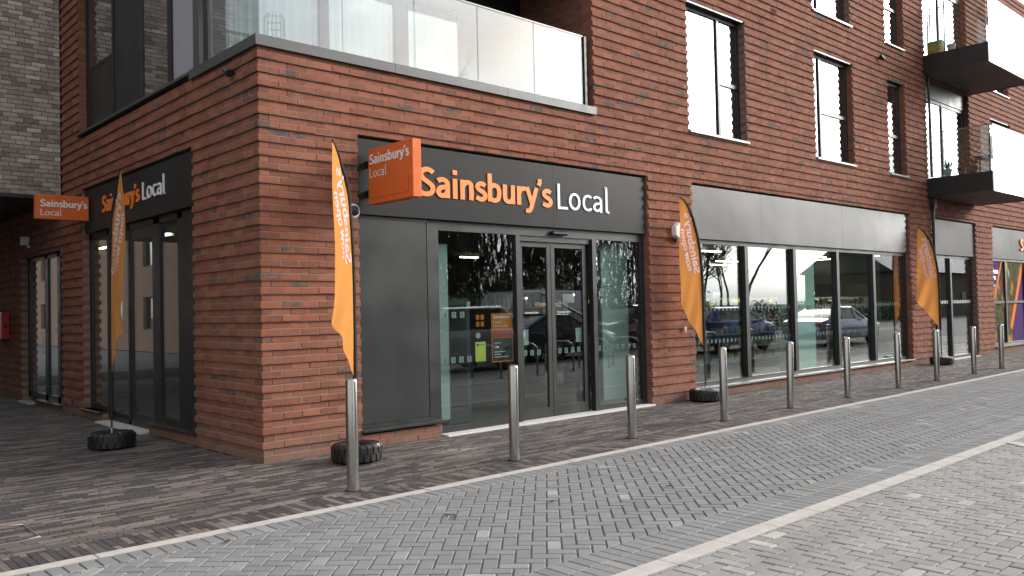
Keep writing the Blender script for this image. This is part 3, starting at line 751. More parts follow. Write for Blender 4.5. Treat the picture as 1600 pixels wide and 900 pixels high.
# ---------------- projecting box signs
ps = wempty('projecting_sign', (1.39, -.05, 2.84), "large orange box sign projecting over the entrance, Sainsbury's Local on its side", 'sign', 'orange projecting box signs')
MB().cbox(1.33, 1.45, -.945, -.06, 2.842, 3.488, .006).build('box', M['signor'], ps)
bb('bracket', 'black', ps, (1.36, 1.42, -.065, .05, 2.95, 3.02), (1.36, 1.42, -.065, .05, 3.3, 3.37))
rim = MB()
for b in ((-.93, -.075, 2.862, 2.868), ):
    rim.box(1.3275, 1.331, -.86, -.10, 2.905, 2.910); rim.box(1.3275, 1.331, -.865, -.86, 2.905, 3.1)
rim.build('panel_seam', M['red'], ps)
put_text("Sainsbury's", .116, lambda u, v, d: (1.3295-d, -.088-u, 3.308+v), .19, .0015, M['signtxt'], ps, 1.32)
put_text("Local", .112, lambda u, v, d: (1.3295-d, -.088-u, 3.150+v), .09, .0015, M['signtxt'], ps, 1.32)
ps = wempty('projecting_sign', (-.4, 5.95, 3.13), "small orange box sign at the far left, white letters facing the street", 'sign', 'orange projecting box signs')
MB().cbox(-.765, -.005, 5.90, 6.0, 3.125, 3.505, .006).build('box', M['signor'], ps)
put_text("Sainsbury's", .108, lambda u, v, d: (-.70+u, 5.8995-d, 3.318+v), .19, .0015, M['signtxt'], ps, 1.2)
put_text("Local", .10, lambda u, v, d: (-.70+u, 5.8995-d, 3.182+v), .10, .0015, M['signtxt'], ps, 1.26)

# ---------------- left shopfront (plane x = .12)
lf = frame_boxes('side_shopfront', 'black', (.10, .18, 2.40, 2.56, .16, 2.94), (.10, .18, 3.20, 3.42, .03, 2.94), (.10, .18, 4.38, 4.46, .03, 2.94), (.10, .18, 5.30, 5.40, .03, 2.94), (.10, .18, 6.15, 6.26, .15, 2.94),
                 (.10, .18, 1.79, 6.26, 2.86, 2.94), (.10, .18, 2.56, 3.20, .16, .23), (.10, .18, 3.42, 5.30, .03, .10), (.10, .18, 5.40, 6.15, .15, .22))
for a, b in ((2.56, 3.20), (3.42, 4.38), (4.46, 5.30), (5.40, 6.15)): MB().box(.125, .137, a, b, .16, 2.88).build('pane', M['glass'], lf)
bb('door_stile', 'frame', lf, (.11, .17, 3.42, 3.50, .1, 2.86), (.11, .17, 4.30, 4.38, .1, 2.86), (.112, .168, 3.5, 4.3, 2.70, 2.86), (.112, .168, 3.5, 4.3, .1, .2))
bb('dark_panel', 'black', lf, (.10, .13, 1.80, 2.40, .16, 2.86))
bb('window_sill', 'frame', lf, (-.06, .10, 1.74, 3.42, .135, .165), chamfer=.004); bb('window_sill', 'frame', lf, (-.06, .10, 5.34, 6.32, .125, .15), chamfer=.004)
bb('side_threshold', 'threshold', bld, (-.12, .3, 3.40, 5.34, -.01, .02))
# passage door under the overhang
pd = frame_boxes('passage_door', 'black', (.10, .18, 7.44, 7.60, .1, 2.79), (.10, .18, 7.95, 8.12, .1, 2.79), (.10, .18, 8.75, 8.95, .1, 2.79), (.10, .18, 10.05, 10.18, .1, 2.79), (.10, .18, 7.44, 10.18, 2.70, 2.79), (.10, .18, 7.44, 10.18, .1, .2))
for a, b in ((7.60, 7.95), (8.12, 8.75), (8.95, 10.05)): MB().box(.125, .137, a, b, .16, 2.72).build('pane', M['glass'], pd)
bb('door_handle', 'white_p', pd, (.085, .10, 9.0, 9.1, .95, 1.35)); bb('notice', 'white_p', pd, (.118, .12, 8.2, 8.38, 1.28, 1.42))
bb('door_sill', 'frame', pd, (-.05, .1, 7.44, 9.3, .08, .105)); bb('door_step', 'threshold', bld, (-.1, .1, 9.3, 10.2, -.01, .02))

# ---------------- first floor on the left: window wall
uw = frame_boxes('corner_window', 'black', (.10, .17, 6.15, 6.34, 4.6, 7.0), (.10, .17, 4.98, 5.06, 4.6, 7.0), (.09, .17, 3.84, 3.96, 4.6, 7.0), (.09, .17, 2.66, 2.80, 4.6, 7.0), (.10, .17, 4.6, 6.3, 4.58, 4.63), (.11, .16, 5.06, 6.15, 5.58, 5.64))
MB().box(.125, .137, 5.06, 6.15, 5.64, 7.0).build('pane', M['glass_up'], uw); MB().box(.125, .137, 2.80, 3.84, 4.62, 7.0).build('pane', M['glass_up'], uw)
bb('spandrel_panel', 'panel', uw, (.115, .15, 5.06, 6.15, 4.63, 5.58)); bb('spandrel_panel', 'panel', uw, (.115, .15, 3.96, 4.98, 4.62, 7.0))
bb('spandrel_panel', 'skysheen', uw, (.115, .15, 1.80, 2.66, 4.62, 7.0)); bb('post', 'coping', uw, (.02, .16, 1.60, 1.78, 4.58, 7.0)); bb('post', 'frame', uw, (.03, .15, 1.36, 1.50, 4.58, 7.0))  # sky reflection is painted into the pale spandrel panel's colour
bb('window_sill', 'coping', uw, (-.05, .12, 1.76, 6.38, 4.545, 4.582))
# ---------------- corner loggia
cop = bb('parapet_coping', 'coping', bld, (-.05, 1.75, -.052, .25, 4.478, 4.592), (1.754, 3.6, -.052, .25, 4.478, 4.592), (3.604, 5.41, -.052, .25, 4.478, 4.592), (-.05, .25, .252, 1.755, 4.478, 4.592))
bb('loggia_floor', 'coping', bld, (.2, 5.4, .2, 1.7, 4.40, 4.47)); bb('loggia_soffit', 'black', bld, (-.02, 5.6, -.02, 1.7, 6.72, 7.04), (-.02, .3, 1.7, 6.4, 7.0, 7.04))
lg = bb('loggia_glazing', 'frame', bld, (1.66, 1.80, 1.55, 1.64, 4.47, 6.2), (2.89, 3.12, 1.55, 1.64, 4.47, 6.2), (4.1, 4.2, 1.55, 1.64, 4.47, 6.2), (.2, 5.4, 1.56, 1.64, 6.2, 6.72), (.2, .34, 1.55, 1.64, 4.47, 6.2))
for a, b in ((.34, 1.66), (1.80, 2.89), (3.12, 4.1), (4.2, 5.4)): MB().box(a, b, 1.58, 1.59, 4.47, 6.2).build('pane', M['glass_balc'], lg)
def pleats(name, x0, x1, y, z0, z1, m_, par):
    n = max(6, int((x1-x0)/.035)); mb = MB()
    r = [(x0+(x1-x0)*i/n, y+.018*math.sin(i*1.7)+.01*math.sin(i*.6)) for i in range(n+1)]
    mb.loft([[(a, b, z0) for a, b in r]+[(a, b+.004, z0) for a, b in r[::-1]], [(a, b, z1) for a, b in r]+[(a, b+.004, z1) for a, b in r[::-1]]], True)
    return mb.build(name, M[m_], par, smooth=True)
pleats('curtain', .36, 1.62, 1.72, 4.5, 6.2, 'curtain', lg); pleats('curtain', 1.82, 2.86, 1.72, 4.5, 6.2, 'curtain', lg); pleats('curtain', 3.14, 3.9, 1.72, 4.5, 6.2, 'curtain', lg)
bal = bb('balustrade', 'silver', bld, (.02, 5.26, .052, .078, 5.655, 5.672), (.052, .078, .08, 1.34, 5.655, 5.672))
xs = [.045, 1.09, 2.13, 3.17, 4.22, 5.245]
for a, b in zip(xs, xs[1:]): MB().box(a+.005, b-.005, .057, .072, 4.575, 5.655).build('pane', M['glass_bal'], bal)
for a, b in ((.085, .66), (.665, 1.34)): MB().box(.057, .072, a, b-.006, 4.575, 5.655).build('pane', M['glass_bal'], bal)
bb('balustrade_post', 'black', bal, (5.255, 5.30, .03, .12, 4.5, 5.66))

# ---------------- building body: slabs, back walls, shop interior
bb('floor_slab', 'ceil', bld, (.2, 31, .2, 12, 3.68, 4.40), (5.6, 31, .2, 8, 7.06, 7.55), (.3, 5.6, 1.75, 8, 7.06, 7.55)); bb('roof_slab', 'ceil', bld, (0, 31, .2, 12, 10.7, 10.95))
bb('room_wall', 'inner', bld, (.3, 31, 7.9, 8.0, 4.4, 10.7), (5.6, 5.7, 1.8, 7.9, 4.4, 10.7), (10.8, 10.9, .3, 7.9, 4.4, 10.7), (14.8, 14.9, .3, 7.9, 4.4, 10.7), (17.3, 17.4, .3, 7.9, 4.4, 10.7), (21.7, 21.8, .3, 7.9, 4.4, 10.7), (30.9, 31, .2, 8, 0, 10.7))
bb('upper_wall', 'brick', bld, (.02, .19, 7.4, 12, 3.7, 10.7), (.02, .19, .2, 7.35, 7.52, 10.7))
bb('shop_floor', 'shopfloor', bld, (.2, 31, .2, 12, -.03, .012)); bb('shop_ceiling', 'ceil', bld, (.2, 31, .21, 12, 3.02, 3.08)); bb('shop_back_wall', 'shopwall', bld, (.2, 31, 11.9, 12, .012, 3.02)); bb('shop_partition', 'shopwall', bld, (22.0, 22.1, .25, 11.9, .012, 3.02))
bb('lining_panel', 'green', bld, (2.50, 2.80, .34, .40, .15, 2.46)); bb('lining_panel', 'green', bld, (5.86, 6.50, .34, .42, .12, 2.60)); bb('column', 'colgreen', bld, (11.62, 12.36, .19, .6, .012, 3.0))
for z in (.7, 1.25, 1.8, 2.2):
    bb('panel_joint', 'frame', bld, (2.52, 2.66, .336, .339, z, z+.006), (5.9, 6.1, .336, .339, z+.1, z+.106))
# ---------------- right-hand balconies
def soffit_boards(par, x0, x1, y0, y1, z):
    n = 11; w_ = (y1-y0)/n
    for i in range(n): bb('soffit_board', 'wood', par, (x0, x1, y0+i*w_+.004, y0+(i+1)*w_-.004, z, z+.02))
for zb, lab in ((4.15, 'lower'), (7.25, 'upper')):
    b = bb('balcony', 'black', bld, (17.86, 21.2, -1.53, -1.45, zb, zb+.47), (17.86, 17.94, -1.45, -.03, zb, zb+.47), (21.12, 21.2, -1.45, -.03, zb, zb+.47), (17.94, 21.12, -1.45, -.03, zb+.08, zb+.42))
    soffit_boards(b, 17.95, 21.11, -1.44, -.04, zb+.01)
    MB().box(17.88, 17.895, -1.50, -.04, zb+.47, zb+1.58).build('pane', M['glass_balc'], b)
    for k in range(3): MB().box(17.90+k*1.1, 18.99+k*1.1, -1.552, -1.537, zb-.01, zb+1.58).build('pane', M['glass_bal'], b)
    bb('handrail', 'silver', b, (17.87, 21.2, -1.556, -1.495, zb+1.582, zb+1.60), (17.872, 17.90, -1.494, -.04, zb+1.582, zb+1.60))
tr = MB()
for k in range(-12, 16):
    for s in (1, -1):
        pts = []
        y0 = -.1 - k*.14
        za, zb2 = 4.66, 5.68
        ya, yb = y0, y0 + s*(zb2-za)*.75
        # clip the slanting wire to the side panel
        lo, hi = -1.46, -.08
        def at(y): return za + (y-ya)/(yb-ya)*(zb2-za)
        y_a, y_b = max(min(ya, yb), lo), min(max(ya, yb), hi)
        if y_b - y_a > .03: tr.tube([(17.93+.006*s, y_a, at(y_a)), (17.93+.006*s, y_b, at(y_b))], .005, 4)
tr_o = tr.build('wire_trellis', M['wire']); tag(tr_o, 'diamond wire trellis inside the lower balcony end glass', 'trellis')
pipe = wempty('drainpipe', (18.04, -.07, 0), 'black drainpipe running down the wall beneath the balconies', 'drainpipe')
MB().tube([(18.04, -.075, .0), (18.04, -.075, 3.88)], .038, 12).build('pipe', M['black'], pipe, smooth=True)
hp = MB(); hp.loft([[(18.04+a*s, -.09+b*s*.7, z) for a, b in ((-1,-1),(1,-1),(1,1),(-1,1))] for s, z in ((.05, 3.84), (.09, 3.95), (.09, 4.14))]); hp.build('hopper', M['black'], pipe)
MB().tube([(18.04, -.075, 4.66), (18.04, -.075, 7.24)], .035, 12).build('pipe', M['black'], pipe, smooth=True)
bb('bracket', 'black', pipe, (17.98, 18.10, -.06, .0, 1.6, 1.64), (17.98, 18.10, -.06, .0, 3.2, 3.24))

# ================================================================== NEIGHBOUR: grey brick building bridging over the passage
gb = empty('grey_brick_building', (-3, 7.35, 3.7), 'weathered grey-brown brick building overhanging the passage at top left', 'building')
WORLD_PARENTS.add(gb.name)
gw = Wall(lambda a, o: (a, 7.35-o))
def gt(): return min(1, max(0, random.gauss(.45, .27)))
for i in range(49, 128):
    gw.course(i, -9.0, -.03, [], -9.0 + (.1125 if i % 2 else 0) + random.uniform(-.03, .03), tint=gt, out=lambda i: 0, rec=.005)
gcore = emit_wall(gw, 'wall', gb, M['greybrick'], M['greymortar'], pick(gw, lambda p: p[0] > -1.3), 'brickwork')
bb('soffit', 'black', gb, (-9, -.03, 7.36, 15, 3.62, 3.672)); bb('passage_shade_wing', 'greybrick', gb, (-15, -7.6, 7.36, 15.5, 0, 3.61), (-15, -9.01, .5, 7.34, 0, 9.6), (-15, -9.01, 7.36, 15.5, 3.68, 9.6)); bb('upper_storeys', 'greymortar', gb, (-9, -.03, 7.6, 15, 3.68, 9.6))  # unseen side wing, added to shade the left facade, joins the passage wall

# buff brick terrace along the side street; its reflection stands in the left-hand panes
g = G('buff_brick'); bt = g.nt.nodes.new('ShaderNodeTexBrick'); bt.inputs['Scale'].default_value = 1; bt.inputs['Brick Width'].default_value = .225; bt.inputs['Row Height'].default_value = .075; bt.inputs['Mortar Size'].default_value = .006
bt.inputs['Color1'].default_value = (.095,.066,.049,1); bt.inputs['Color2'].default_value = (.07,.049,.036,1); bt.inputs['Mortar'].default_value = (.10,.087,.073,1)
sx = g.nt.nodes.new('ShaderNodeSeparateXYZ'); cb = g.nt.nodes.new('ShaderNodeCombineXYZ'); g.l(g.pos(), sx.inputs[0]); g.l(g.math('ADD', sx.outputs[0], sx.outputs[1]), cb.inputs[0]); g.l(sx.outputs[2], cb.inputs[1]); g.l(cb.outputs[0], bt.inputs['Vector'])
M['buff'] = g.bsdf(g.mix(g.ramp(g.noise(1.5, 4), [(.3, 0.0), (.7, .4)]), bt.outputs[0], (.065,.05,.037)), .9, spec=.2)
ob = wempty('buff_terrace', (-10, 35, 0), 'buff brick terrace along the side street, mirrored in the shaded left panes', 'building')
BX = -9.5
mbw = MB(); wins = []
for k in range(9):
    for z in (1.0, 3.9, 6.8):
        wins.append((17.0+k*4.4, 18.6+k*4.4, z, z+1.5))
ys = sorted({16.0, 56.0, *[q for w_ in wins for q in w_[:2]]}); zs = [0, 1.0, 2.5, 3.9, 5.4, 6.8, 8.3, 9.4]
for i in range(len(ys)-1):
    for j in range(len(zs)-1):
        y, z = (ys[i]+ys[i+1])/2, (zs[j]+zs[j+1])/2
        if any(w_[0] < y < w_[1] and w_[2] < z < w_[3] for w_ in wins): continue
        mbw.box(BX-.3, BX, ys[i], ys[i+1], zs[j], zs[j+1])
mbw.box(BX-8, BX-.31, 16, 56, 0, 9.4); mbw.build('wall', M['buff'], ob)
for w_ in wins:
    f = bb('window', 'black', ob, (BX-.2, BX-.14, w_[0], w_[0]+.08, w_[2], w_[3]), (BX-.2, BX-.14, w_[1]-.08, w_[1], w_[2], w_[3]), (BX-.2, BX-.14, w_[0]+.08, w_[1]-.08, w_[2], w_[2]+.07), (BX-.2, BX-.14, w_[0]+.08, w_[1]-.08, w_[3]-.07, w_[3]))
    MB().box(BX-.19, BX-.18, w_[0]+.08, w_[1]-.08, w_[2]+.07, w_[3]-.07).build('pane', M['glass_up'], f)
bb('roof', 'frame', ob, (BX-8.2, BX+.2, 15.8, 56.2, 9.4, 9.6))

# ================================================================== STREET FURNITURE
# steel bollards
bo = MB(); bo.lathe([(.0, 1.0), (.022, .999), (.040, .994), (.050, .984), (.054, .968), (.054, .0)][::-1], 32)
bm = bo.mesh('bollard', True); bm.materials.append(M['steel'])
col_ = MB(); col_.lathe([(.075, .0), (.072, .006), (.056, .008), (.0, .008)], 20); cm = col_.mesh('ground_collar', True); cm.materials.append(M['claybed'])
BX_ = [(-.09, 'nearest steel bollard, before the flag base at the building corner'), (1.87, 'steel bollard before the left pane of the entrance, beside the yellow notice'), (3.80, 'steel bollard before the right-hand entrance pane'),
       (5.77, 'steel bollard just right of the tyre under the middle feather flag'), (7.53, 'steel bollard before the white-sky pane of the long shop window'), (9.38, 'steel bollard before the pale green column in the long window'),
       (11.36, 'steel bollard at the far end of the long shop window'), (13.12, 'steel bollard overlapping the far feather flag and its tyre'), (15.11, 'steel bollard before the dark side door, second from the right edge'), (16.82, 'farthest steel bollard, before the vegetable posters')]
for k, (x, lab) in enumerate(BX_):
    t = empty('bollard', (x, -1.90, 0), lab, 'bollard', 'steel bollards along the kerb', rz=k*1.7)
    o = bpy.data.objects.new('post', bm); o.parent = t; o.rotation_euler = (random.gauss(0, .007), random.gauss(0, .007), 0); COL.objects.link(o); smooth_angle(o)
    o = bpy.data.objects.new('ground_collar', cm); o.parent = t; COL.objects.link(o)

# feather flags
def lerp_tab(tab, z):
    for (u0, z0), (u1, z1) in zip(tab, tab[1:]):
        if z <= z1: return u0 + (u1-u0)*(z-z0)/(z1-z0) if z1 > z0 else u1
    return tab[-1][0]
POLE = [(0, 0), (0, 1.85), (.012, 2.15), (.045, 2.48), (.10, 2.76), (.18, 3.0), (.28, 3.18), (.39, 3.30), (.47, 3.345)]
OUTR = [(.0, .87), (.15, 1.06), (.34, 1.30), (.50, 1.47), (.565, 1.62), (.565, 1.85), (.54, 2.3), (.52, 2.7), (.50, 3.05), (.485, 3.25), (.472, 3.345)]
def make_flag(loc, u_dir, label, seed, amp=.05):
    f = empty('feather_flag', loc, label, 'flag', 'orange feather flags on tyre bases', rz=math.atan2(u_dir[1], u_dir[0]))
    rs = random.Random(seed); ph = [rs.uniform(0, 6) for _ in range(4)]
    def disp(u, z):
        k = min(1, u/.5)
        # diagonal tension folds run from the pole foot to the outer corner
        fold = math.sin(26*(u*.75+(z-.9)*.28)+ph[0])*.034*k*max(.15, 1-(z-.9)/1.7)
        return amp*k*math.sin(1.5*z+ph[1]) + .017*k*math.sin(5.2*z+9*u+ph[2]) + fold
    mb = MB(); rows = []
    nr, nc = 70, 12
    for i in range(nr+1):
        z = .87 + (3.345-.87)*i/nr; a, b = lerp_tab(POLE, z), max(lerp_tab(OUTR, z), lerp_tab(POLE, z)+.002)
        rows.append([(a+(b-a)*j/nc, disp(a+(b-a)*j/nc, z), z) for j in range(nc+1)])
    mb.loft(rows, False, closed=False)
    mb.build('banner', M['flag'], f, smooth=True)
    hem = MB(); pts = []
    for i in range(60):
        z = .85 + (3.345-.85)*i/59; pts.append((lerp_tab(POLE, z)+.004, disp(lerp_tab(POLE, z), z)*1.0, z))
    hem.tube(pts, [.027]*52+[.027-.0025*i for i in range(8)], 8); hem.build('black_sleeve', M['hem'], f, smooth=True)
    MB().tube([(0, 0, .10), (0, 0, .9)], .011, 10).build('pole', M['hem'], f, smooth=True)
    MB().tube([(0, 0, .16), (0, 0, .25)], .014, 10).build('pole_socket', M['tyre_valve'], f, smooth=True)
    def txt(s, h, u0, z0, xs, wdt):
        for side in (1, -1):
            def fn(a, v, d):
                u = u0 + a*.19 - v*.98; z = z0 + a*.98 + v*.19
                return (u, disp(u, z) + side*(.0035+d), z)
            put_text(s, h, fn, wdt, .001, M['flagtxt'], f, xs, joined=True, name='banner_lettering')
    txt("Sainsbury's", .16, .215, 2.08, 1.22, .17)
    txt("now open", .125, .365, 2.13, 1.26, .16)
    # tyre base
    ty = MB(); prof = [(.10, .035), (.13, .015), (.17, .008), (.225, .012), (.252, .035), (.262, .07), (.262, .13), (.252, .165), (.225, .19), (.17, .196), (.13, .188), (.10, .165)]
    ty.loft([[(r*math.cos(2*math.pi*i/40), r*math.sin(2*math.pi*i/40), z) for r, z in prof] for i in range(41)], False)
    t = ty.build('tyre', M['rubber'], f, smooth=True)
    tb = MB()
    for i in range(22):
        for row in (0, 1):
            a = 2*math.pi*(i + .5*row)/22; ca_, sa_ = math.cos(a), math.sin(a); w2 = .029
            z0, z1 = ((.012, .098) if row == 0 else (.104, .188))
            pr = [(.248, z0+(.006 if row == 0 else 0)), (.268, z0+(.02 if row == 0 else .0)), (.268, z1-(.02 if row else .0)), (.238 if row else .25, z1+(.008 if row else 0))]
            ring = lambda s: [(r*ca_ - s*w2*sa_, r*sa_ + s*w2*ca_, z) for r, z in pr]
            tb.loft([ring(-1), ring(1)], True)
    tb.build('tread', M['rubber'], t)
    hub = MB(); hub.lathe([(.0, .10), (.10, .10), (.10, .155), (.03, .16), (.03, .18), (.0, .18)][::-1], 20); hub.build('hub_plate', M['dark_p'], t)
    bb_l = MB().cyl((.17, .05), .012, .19, .205, 8); bb_l.build('valve', M['tyre_valve'], t)
    return f
make_flag((-.76, 2.47, 0), (-.05, -1.0), 'orange feather flag before the shaded left shopfront, print readable', 3, .03)
make_flag((.73, -.66, 0), (-.84, -.55), 'orange feather flag at the building corner, seen almost edge on', 5, .05)
make_flag((7.62, -.33, 0), (-.99, .10), 'orange feather flag between entrance and long window, print mirrored', 8, .03)
make_flag((17.35, -.42, 0), (-.73, .68), 'far orange feather flag beside the drainpipe, print mirrored', 12, .03)

# small fittings on the walls
al = wempty('alarm_box', (7.35, -.03, 2.67), 'white six-sided alarm box on the pier beside the middle flag', 'alarm box')
def hexa(cx_, cz, r, y): return [(cx_+r*s*math.cos(R(90+60*k)), y, cz+r*1.12*math.sin(R(90+60*k))) for k, s in zip(range(6), (1,)*6)]
ab = MB(); ab.loft([hexa(7.35, 2.81, .135, -.02), hexa(7.35, 2.81, .135, -.075), hexa(7.35, 2.81, .115, -.105)]); ab.build('cover', M['white_p'], al)
ab = MB(); ab.loft([hexa(7.35, 2.79, .12, -.0), hexa(7.35, 2.79, .125, -.022)]); ab.build('back_plate', M['dark_p'], al); bb('strobe', 'dark_p', al, (7.29, 7.41, -.085, -.02, 2.645, 2.672))
dm = wempty('dome_camera', (1.13, -.03, 2.75), 'round white and black dome camera on the corner pier behind the flag', 'camera')
d1 = MB(); d1.loft([[(1.13+r*math.cos(2*math.pi*i/20), y, 2.76+r*math.sin(2*math.pi*i/20)) for i in range(20)] for r, y in ((.085, .0), (.085, -.05), (.07, -.065))]); d1.build('ring', M['white_p'], dm, smooth=True)
d1 = MB(); d1.loft([[(1.13+r*math.cos(2*math.pi*i/20), y, 2.76+r*math.sin(2*math.pi*i/20)) for i in range(20)] for r, y in ((.06, -.064), (.052, -.09), (.03, -.11), (.004, -.116))]); d1.build('dome', M['dark_p'], dm, smooth=True)
sw = wempty('socket_box', (7.52, -.02, 1.15), 'tiny white box on the pier below the alarm box', 'socket box'); MB().cbox(7.49, 7.54, -.05, -.02, 1.14, 1.22, .006).build('cover', M['white_p'], sw); bb('key_slot', 'dark_p', sw, (7.505, 7.525, -.052, -.0495, 1.16, 1.18))
def spot(loc, label, dirv):
    t = wempty('wall_spotlight', loc, label, 'spotlight', 'small black spotlights on the brick'); p = Vector(loc); d = Vector(dirv)
    MB().tube([p, p+d*.05], .03, 10).build('base', M['black'], t); h = p + d*.08
    MB().tube([h+Vector((-.05, 0, .035)), h+Vector((.07, 0, -.03))] if abs(d.y) > .5 else [h+Vector((0, .05, .035)), h+Vector((0, -.07, -.03))], [.03, .045], 12).build('head', M['black'], t, smooth=True)
spot((-.005, .6, 4.31), 'small black spotlight on the left wall under the corner coping', (-1, 0, 0)); spot((15.33, -.005, 7.2), 'small black spotlight high on the wall between the upper windows', (0, -1, 0))
vt = wempty('wall_vent', (10.7, 0, 7.2), 'little square terracotta air vent high on the front wall', 'vent'); bb('frame', 'brick', vt, (10.60, 10.80, -.032, -.02, 7.2, 7.3)); bb('slot', 'claybed', vt, *[(10.62+.024*k, 10.634+.024*k, -.034, -.03, 7.215, 7.285) for k in range(7)])
va = wempty('air_brick', (-.02, 6.75, .2), 'small dark air brick low on the left wall between the openings', 'vent'); bb('frame', 'brick', va, (-.034, .0, 6.70, 6.85, .18, .26)); bb('slot', 'black', va, *[(-.036, -.03, 6.715+.022*k, 6.727+.022*k, .19, .25) for k in range(6)])
fb = wempty('fire_inlet_box', (-.05, 11.6, 1.2), 'red fire inlet cabinet on the brick at the far left edge', 'cabinet')
MB().cbox(-.16, -.02, 11.15, 12.05, 1.2, 1.74, .008).build('cabinet', M['red'], fb); bb('label_plate', 'white_p', fb, (-.1625, -.159, 11.55, 11.75, 1.36, 1.56)); bb('lock', 'dark_p', fb, (-.12, -.06, 11.143, 11.149, 1.42, 1.52))
pk = wempty('passage_light', (-.35, 7.9, 3.3), 'small pale lamp under the dark overhang at the far left', 'lamp'); MB().cbox(-.02-.12, -.0, 9.55, 9.68, 3.0, 3.16, .01).build('body', M['white_p'], pk); bb('back_plate', 'dark_p', pk, (-.012, .0, 9.5, 9.73, 2.96, 3.2))
# recessed access cover with paving infill
ac = wempty('access_cover', (-2.9, -1.28, 0), 'thin steel frame of a paved-in access cover at the bottom left', 'cover')
x0, x1, y0, y1 = -3.35, -2.50, -1.56, -1.0
bb('frame', 'silver', ac, (x0, x1, y0, y0+.005, -.004, .007), (x0, x1, y1-.005, y1, -.004, .007), (x0, x0+.008, y0+.008, y1-.008, -.004, .007), (x1-.008, x1, y0+.008, y1-.008, -.004, .007))
for (cx_, cy_, sx_, sy_) in ((x1, y0, -1, 1), (x1, y1, -1, -1), (x0, y0, 1, 1), (x0, y1, 1, -1)):
    MB().poly([(cx_, cy_, .0075), (cx_+sx_*.11, cy_, .0075), (cx_, cy_+sy_*.05, .0075)]).build('corner_plate', M['kerb'], ac)
# fallen leaves and scraps
LV = [(1.85, -3.9, 'dry brown leaf lying mid-road before the entrance'), (-.11, -3.28, 'brown leaf caught in the broken paver'), (9.6, -3.9, 'dark leaf on the road before the long window'), (7.1, -4.55, 'dark curled leaf near the right-hand soldier courses'), (-1.62, -2.72, 'dark scrap by the kerb at the lower left'), (.75, -3.55, 'tan leaf on the herringbone paving')]
for x, y, lab in LV:
    lf_ = MB(); n = 8; rz = random.random()*6
    ring = [(.03*math.cos(a)*(1+.3*math.cos(2*a)), .018*math.sin(a)) for a in [2*math.pi*i/n for i in range(n)]]
    top = [(x+a*math.cos(rz)-b*math.sin(rz), y+a*math.sin(rz)+b*math.cos(rz), .004+.35*abs(a)+.4*abs(b)) for a, b in ring]
    lf_.poly(top); lf_.poly([(p[0], p[1], p[2]+.002) for p in top]); tag(lf_.build('fallen_leaf', M['bark']), lab, 'leaf', 'fallen leaves on the road')

# balcony things
ln_ = wempty('wire_lantern', (.35, .30, 4.6), 'white wire lantern behind the corner balustrade glass', 'lantern')
lm = MB()
for k in range(14):
    a = 2*math.pi*k/14; lm.tube([(.35+.115*math.cos(a), .30+.115*math.sin(a), z) for z in (4.60, 4.92)] + [(.35+.07*math.cos(a), .30+.07*math.sin(a), 4.99)], .0022, 4)
for z in (4.60, 4.68, 4.76, 4.84, 4.92): lm.tube([(.35+.115*math.cos(2*math.pi*k/16), .30+.115*math.sin(2*math.pi*k/16), z) for k in range(17)], .0022, 4)
lm.build('wire_cage', M['wire'], ln_); MB().cyl((.35, .30), .03, 4.60, 4.72, 12).build('candle', M['white_p'], ln_)
def pot_plant(loc, label, h, pm='pot', n=26, sc=.12):
    t = empty('potted_plant', loc, label, 'plant', 'potted plants on the balconies')
    p_ = MB(); p_.lathe([(.0, 0), (.07, 0), (.10, .16), (.105, .18), (.085, .18), (.08, .15), (.0, .15)], 16); p_.build('pot', M[pm], t, smooth=True)
    lf2 = MB(); rs = random.Random(h*100)
    for k in range(n):
        a = rs.uniform(0, 6.28); l = h*rs.uniform(.6, 1); o_ = rs.uniform(.02, sc)
        b0 = Vector((.03*math.cos(a), .03*math.sin(a), .15)); tp = Vector((o_*math.cos(a)*1.6, o_*math.sin(a)*1.6, .15+l)); md = (b0+tp)/2 + Vector((o_*.2*math.cos(a), o_*.2*math.sin(a), l*.12)); s = Vector((-math.sin(a), math.cos(a), 0))*.014
        lf2.poly([b0, md+s, tp, md-s])
    lf2.build('foliage', M['plant'], t); return t
pot_plant((18.05, -.45, 4.63), 'leafy potted plant at the wall end of the lower balcony', .32); pot_plant((18.05, -.78, 4.63), 'low dark potted plant mid-way along the lower balcony end', .18, 'dark_p')
pot_plant((18.05, -1.05, 4.63), 'spiky potted plant near the outer edge of the lower balcony', .30, 'dark_p'); pot_plant((18.1, -.62, 7.73), 'small pale pot with twigs on the upper balcony', .15, 'pot', 7)
cb_ = wempty('balcony_chair', (18.3, -1.3, 4.63), 'dark chair behind the outer corner of the lower balcony glass', 'chair')
bb('seat', 'dark_p', cb_, (18.1, 18.5, -1.42, -1.05, 5.0, 5.05)); bb('backrest', 'dark_p', cb_, (18.1, 18.5, -1.44, -1.40, 5.0, 5.5))
for a in (18.12, 18.46):
    for b_ in (-1.41, -1.08): bb('leg', 'dark_p', cb_, (a, a+.03, b_, b_+.03, 4.625, 5.0))
bg_ = wempty('shopping_bag', (18.05, -.25, 7.72), 'yellow and green woven bag on the upper balcony', 'bag')
b_ = MB(); b_.loft([[(18.06+a*s, -.27+b*s, z) for a, b in ((-.09,-.18),(.09,-.18),(.09,.18),(-.09,.18))] for s, z in ((.85, 7.725), (1.0, 7.85), (.98, 7.98))]); b_.build('body', M['bagy'], bg_)
b_ = MB(); b_.loft([[(18.06+a*s, -.27+b*s, z) for a, b in ((-.09,-.18),(.09,-.18),(.09,.18),(-.09,.18))] for s, z in ((.99, 7.981), (.97, 8.06))]); b_.build('top_band', M['bagg'], bg_)
pl_ = wempty('canes', (18.05, -.2, 7.73), 'thin upright canes leaning in the upper balcony corner', 'canes')
